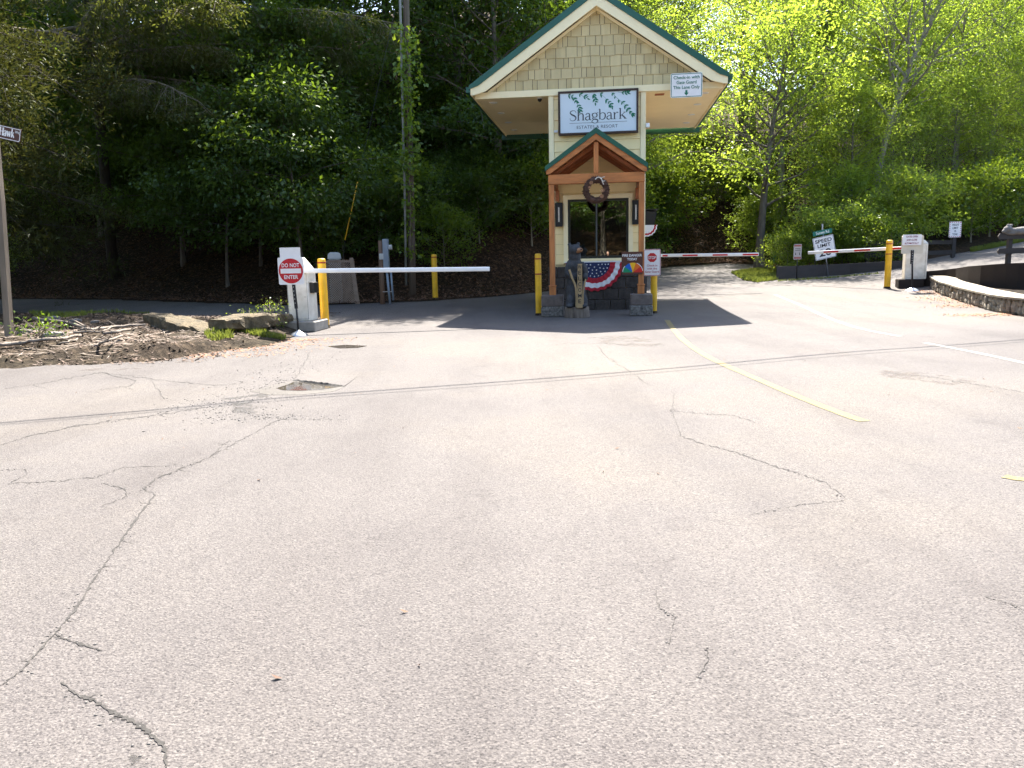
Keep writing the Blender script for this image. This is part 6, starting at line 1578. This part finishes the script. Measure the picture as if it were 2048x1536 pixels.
# hemlock with bare drooping boughs
rg = np.random.default_rng(61); rh = random.Random(61)
hx, hy = at(178, 80, 33.0).x, 33.0; hz = Hs(hx, hy)
hm = thing('hemlock_tree', 'tall hemlock reaching long half-bare drooping boughs over the shaded trees', 'tree', (hx, hy, hz), 0)
mb = MB()
lp, ld = [], []
ZB = at(200, 14, 31.5).z - hz
Zb = [(at(200, 20, 33).z - hz), (at(200, -20, 33).z - hz), (at(200, 60, 33).z - hz)]
bough = [(12.5, 60, 10.5, -.34), (13.4, -25, 10.0, -.26), (11.6, 75, 8.0, -.34), (14.5, 10, 9.5, -.22), (12.2, -50, 8, -.3), (15.5, -10, 8, -.2), (10.4, -20, 7.5, -.25), (16.5, 30, 7, -.2), (9.6, 60, 8.5, -.3), (8.4, 20, 8, -.3), (10.8, 75, 8.5, -.3), (7.6, -20, 7, -.25), (12, 150, 5, -.2), (14, 200, 5, -.2), (11, 240, 5, -.2), (9.5, 5, 6, -.2)]
for (z0, az, L, sl_) in bough:
    z0 = ZB + (z0 - 12.5) * .55; L *= 1.28; sl_ *= .55
    az = R_(az * .45 - 14) if abs(az) < 90 else R_(az)
    d = Vector((math.cos(az), math.sin(az) - .42, .02)).normalized(); p = Vector((0, 0, z0)); path = [p]
    for s in range(12):
        d = (d + Vector((rh.uniform(-.08, .08), rh.uniform(-.08, .08), sl_ * .14 + rh.uniform(-.05, .05)))).normalized(); p = p + d * L / 12; path.append(p)
    mb.tube(path, [.075 * (1 - .07 * i) for i in range(13)], 6, False)
    for i in range(1, 13):
        for s in range(7):
            q = path[i - 1].lerp(path[i], rh.random()); sd = rh.choice((-1, 1)); sv = Vector((-d.y, d.x, 0)) * sd
            dd = (d * .8 + sv * rh.uniform(.3, 1) + Vector((0, 0, rh.uniform(-.7, .1)))).normalized(); l2 = rh.uniform(.6, 1.6) * (1.1 - .03 * i)
            m1 = q + dd * l2 * .5 + Vector((0, 0, -.05)); e = q + dd * l2 + Vector((rh.uniform(-.1, .1), 0, -.28 * l2))
            mb.tube([q, m1, e], [.016, .011, .005], 3, False)
            for _ in range(3):
                f_ = rh.uniform(.3, 1); b0_ = q.lerp(e, f_); e2 = b0_ + Vector((rh.uniform(-.3, .4), rh.uniform(-.3, .3), rh.uniform(-.45, .05))); mb.tube([b0_, e2], [.007, .003], 3, False)
                if rh.random() < .15 + .85 * (i / 12) ** 1.5: lp += [tuple(b0_), tuple(e2)]; ld += [tuple(dd), tuple(dd)]
hmt = mb.build('boughs', 'twig', hm); MB().tube([(0, 0, -1), (.1, 0, 6), (.0, .1, 13), (.1, 0, 20)], [.22, .19, .15, .06], 10).build('trunk', 'barkdark', hm)
Vv, Fv = leaf_cards(lp, ld, 13, .12, .17, rg, .25, 1.0, .28, .6); obj('crown', npmesh('crown', Vv, Fv), 'needleH', hm)
# tree on the grass island, pale leaning tree, ivy-clad trunk
proto('isl', 'bark', 'leafB', seed=71, height=13, cb=.24, rad=4.0, nl=30, nleaf=8500, lsize=.2, trunk_r=.23, up=.5, spread=.5, lean=(1.6, .3))
q = hit(1518, 537); plant('isl', q.x, q.y, 'tree with dark leaning trunk on the small grass island', 'tree', 'broadleaf_tree', 1.0, 0)
proto('pale', 'barklight', 'leafB', seed=72, height=16, cb=.30, rad=4.6, nl=26, nleaf=6500, lsize=.19, trunk_r=.21, up=1.1, spread=.5, lean=(5.0, -.5), limb_r=.5)
q = at(1745, 440, 43.0); plant('pale', q.x, 43.0, 'pale many-stemmed tree leaning right above the speed limit sign', 'tree', 'broadleaf_tree', 1.0, 0)
iq = at(1632, 400, 49.0); iz = Hs(iq.x, 49.0)
iv = thing('ivy_clad_tree', 'straight dark trunk clad in ivy among the bright sunlit trees', 'tree', (iq.x, 49.0, iz), 0)
mb = MB(); mb.tube([(0, 0, -1), (.1, 0, 8), (.25, 0, 19)], [.30, .26, .16], 10); mb.build('trunk', 'bark', iv)
zz = rg.uniform(.5, 18, 420); an_ = rg.uniform(0, 6.28, 420); P_ = np.stack([.34 * np.cos(an_) + .012 * zz, .34 * np.sin(an_), zz], 1); D_ = np.stack([np.cos(an_), np.sin(an_), -.4 + 0 * an_], 1)
Vv, Fv = leaf_cards(P_, D_, 12, .13, .17, rg, .4, .2, .8, 1.0); obj('ivy', npmesh('ivy', Vv, Fv), 'leafM', iv)
# pair of service cables overhead, out of the picture, whose shadow crosses the asphalt
def shadow_cable(pix, zc, r, label):
    pts = [hit(*p) for p in pix]; k = zc / SUNV.z
    pts = [q + SUNV * k for q in pts]
    a, b = pts[0], pts[-1]; d = (b - a).normalized(); pts = [a - d * 14] + pts + [b + d * 16]
    c = catmull(pts, 5); o = c[0].copy(); mb = MB(); mb.tube([q - o for q in c], r, 6); ob = mb.build('overhead_cable', 'cable'); ob.location = o
    tag(ob, label, 'cable', 'service cables over the forecourt')
shadow_cable([(0, 846), (560, 796), (1024, 762), (1360, 735), (1700, 704), (2048, 679)], 7.6, .024, 'upper service cable overhead whose shadow crosses the asphalt')
shadow_cable([(0, 850), (560, 801), (1024, 768), (1360, 741), (1700, 710), (2048, 684)], 7.4, .012, 'lower service cable overhead whose thin shadow crosses the asphalt')
# ------------------------------------------------------------------ the photographer, seen mirrored in the booth window
pe = thing('person', 'person in pale top holding up a phone, mirrored in the booth window', 'person', (0.02, -.42, 0), 0)
fused('body', [((0, 0, 1.60), (.075, .09, .115)), ((0, .0, 1.47), (.05, .05, .08)), ((0, 0, 1.30), (.17, .10, .16)), ((0, 0, 1.10), (.145, .10, .18)), ((0, 0, .93), (.165, .115, .13)),
               ((-.09, 0, .70), (.085, .09, .26)), ((.09, 0, .70), (.085, .09, .26)), ((-.09, .01, .30), (.055, .06, .27)), ((.09, .01, .30), (.055, .06, .27)), ((-.09, .06, .04), (.045, .12, .04)), ((.09, .06, .04), (.045, .12, .04)),
               ((-.19, .04, 1.26), (.045, .07, .13), rx(25)), ((.19, .04, 1.26), (.045, .07, .13), rx(25)), ((-.14, .2, 1.28), (.04, .13, .04), rx(25)), ((.14, .2, 1.28), (.04, .13, .04), rx(25)),
               ((-.07, .33, 1.38), (.045, .05, .045)), ((.07, .33, 1.38), (.045, .05, .045))], 'skin', pe, .014, 3)
fused('top', [((0, 0, 1.27), (.182, .118, .15)), ((0, 0, 1.08), (.16, .115, .17))], 'cloth', pe, .014, 2)
fused('jeans', [((0, 0, .93), (.175, .125, .13)), ((-.09, 0, .66), (.095, .10, .28)), ((.09, 0, .66), (.095, .10, .28)), ((-.09, .01, .33), (.07, .075, .28)), ((.09, .01, .33), (.07, .075, .28))], 'jeans', pe, .016, 2)
fused('hair', [((0, -.03, 1.65), (.09, .085, .095)), ((0, -.07, 1.55), (.08, .05, .12))], 'hair', pe, .014, 2)
ph = thing('phone', 'black phone held up by the mirrored photographer', 'phone', (0.02, -.075, 1.42), 0)
MB().bbox(-.075, .075, -.006, .006, -.04, .04, .003).build('body', 'blackm', ph)
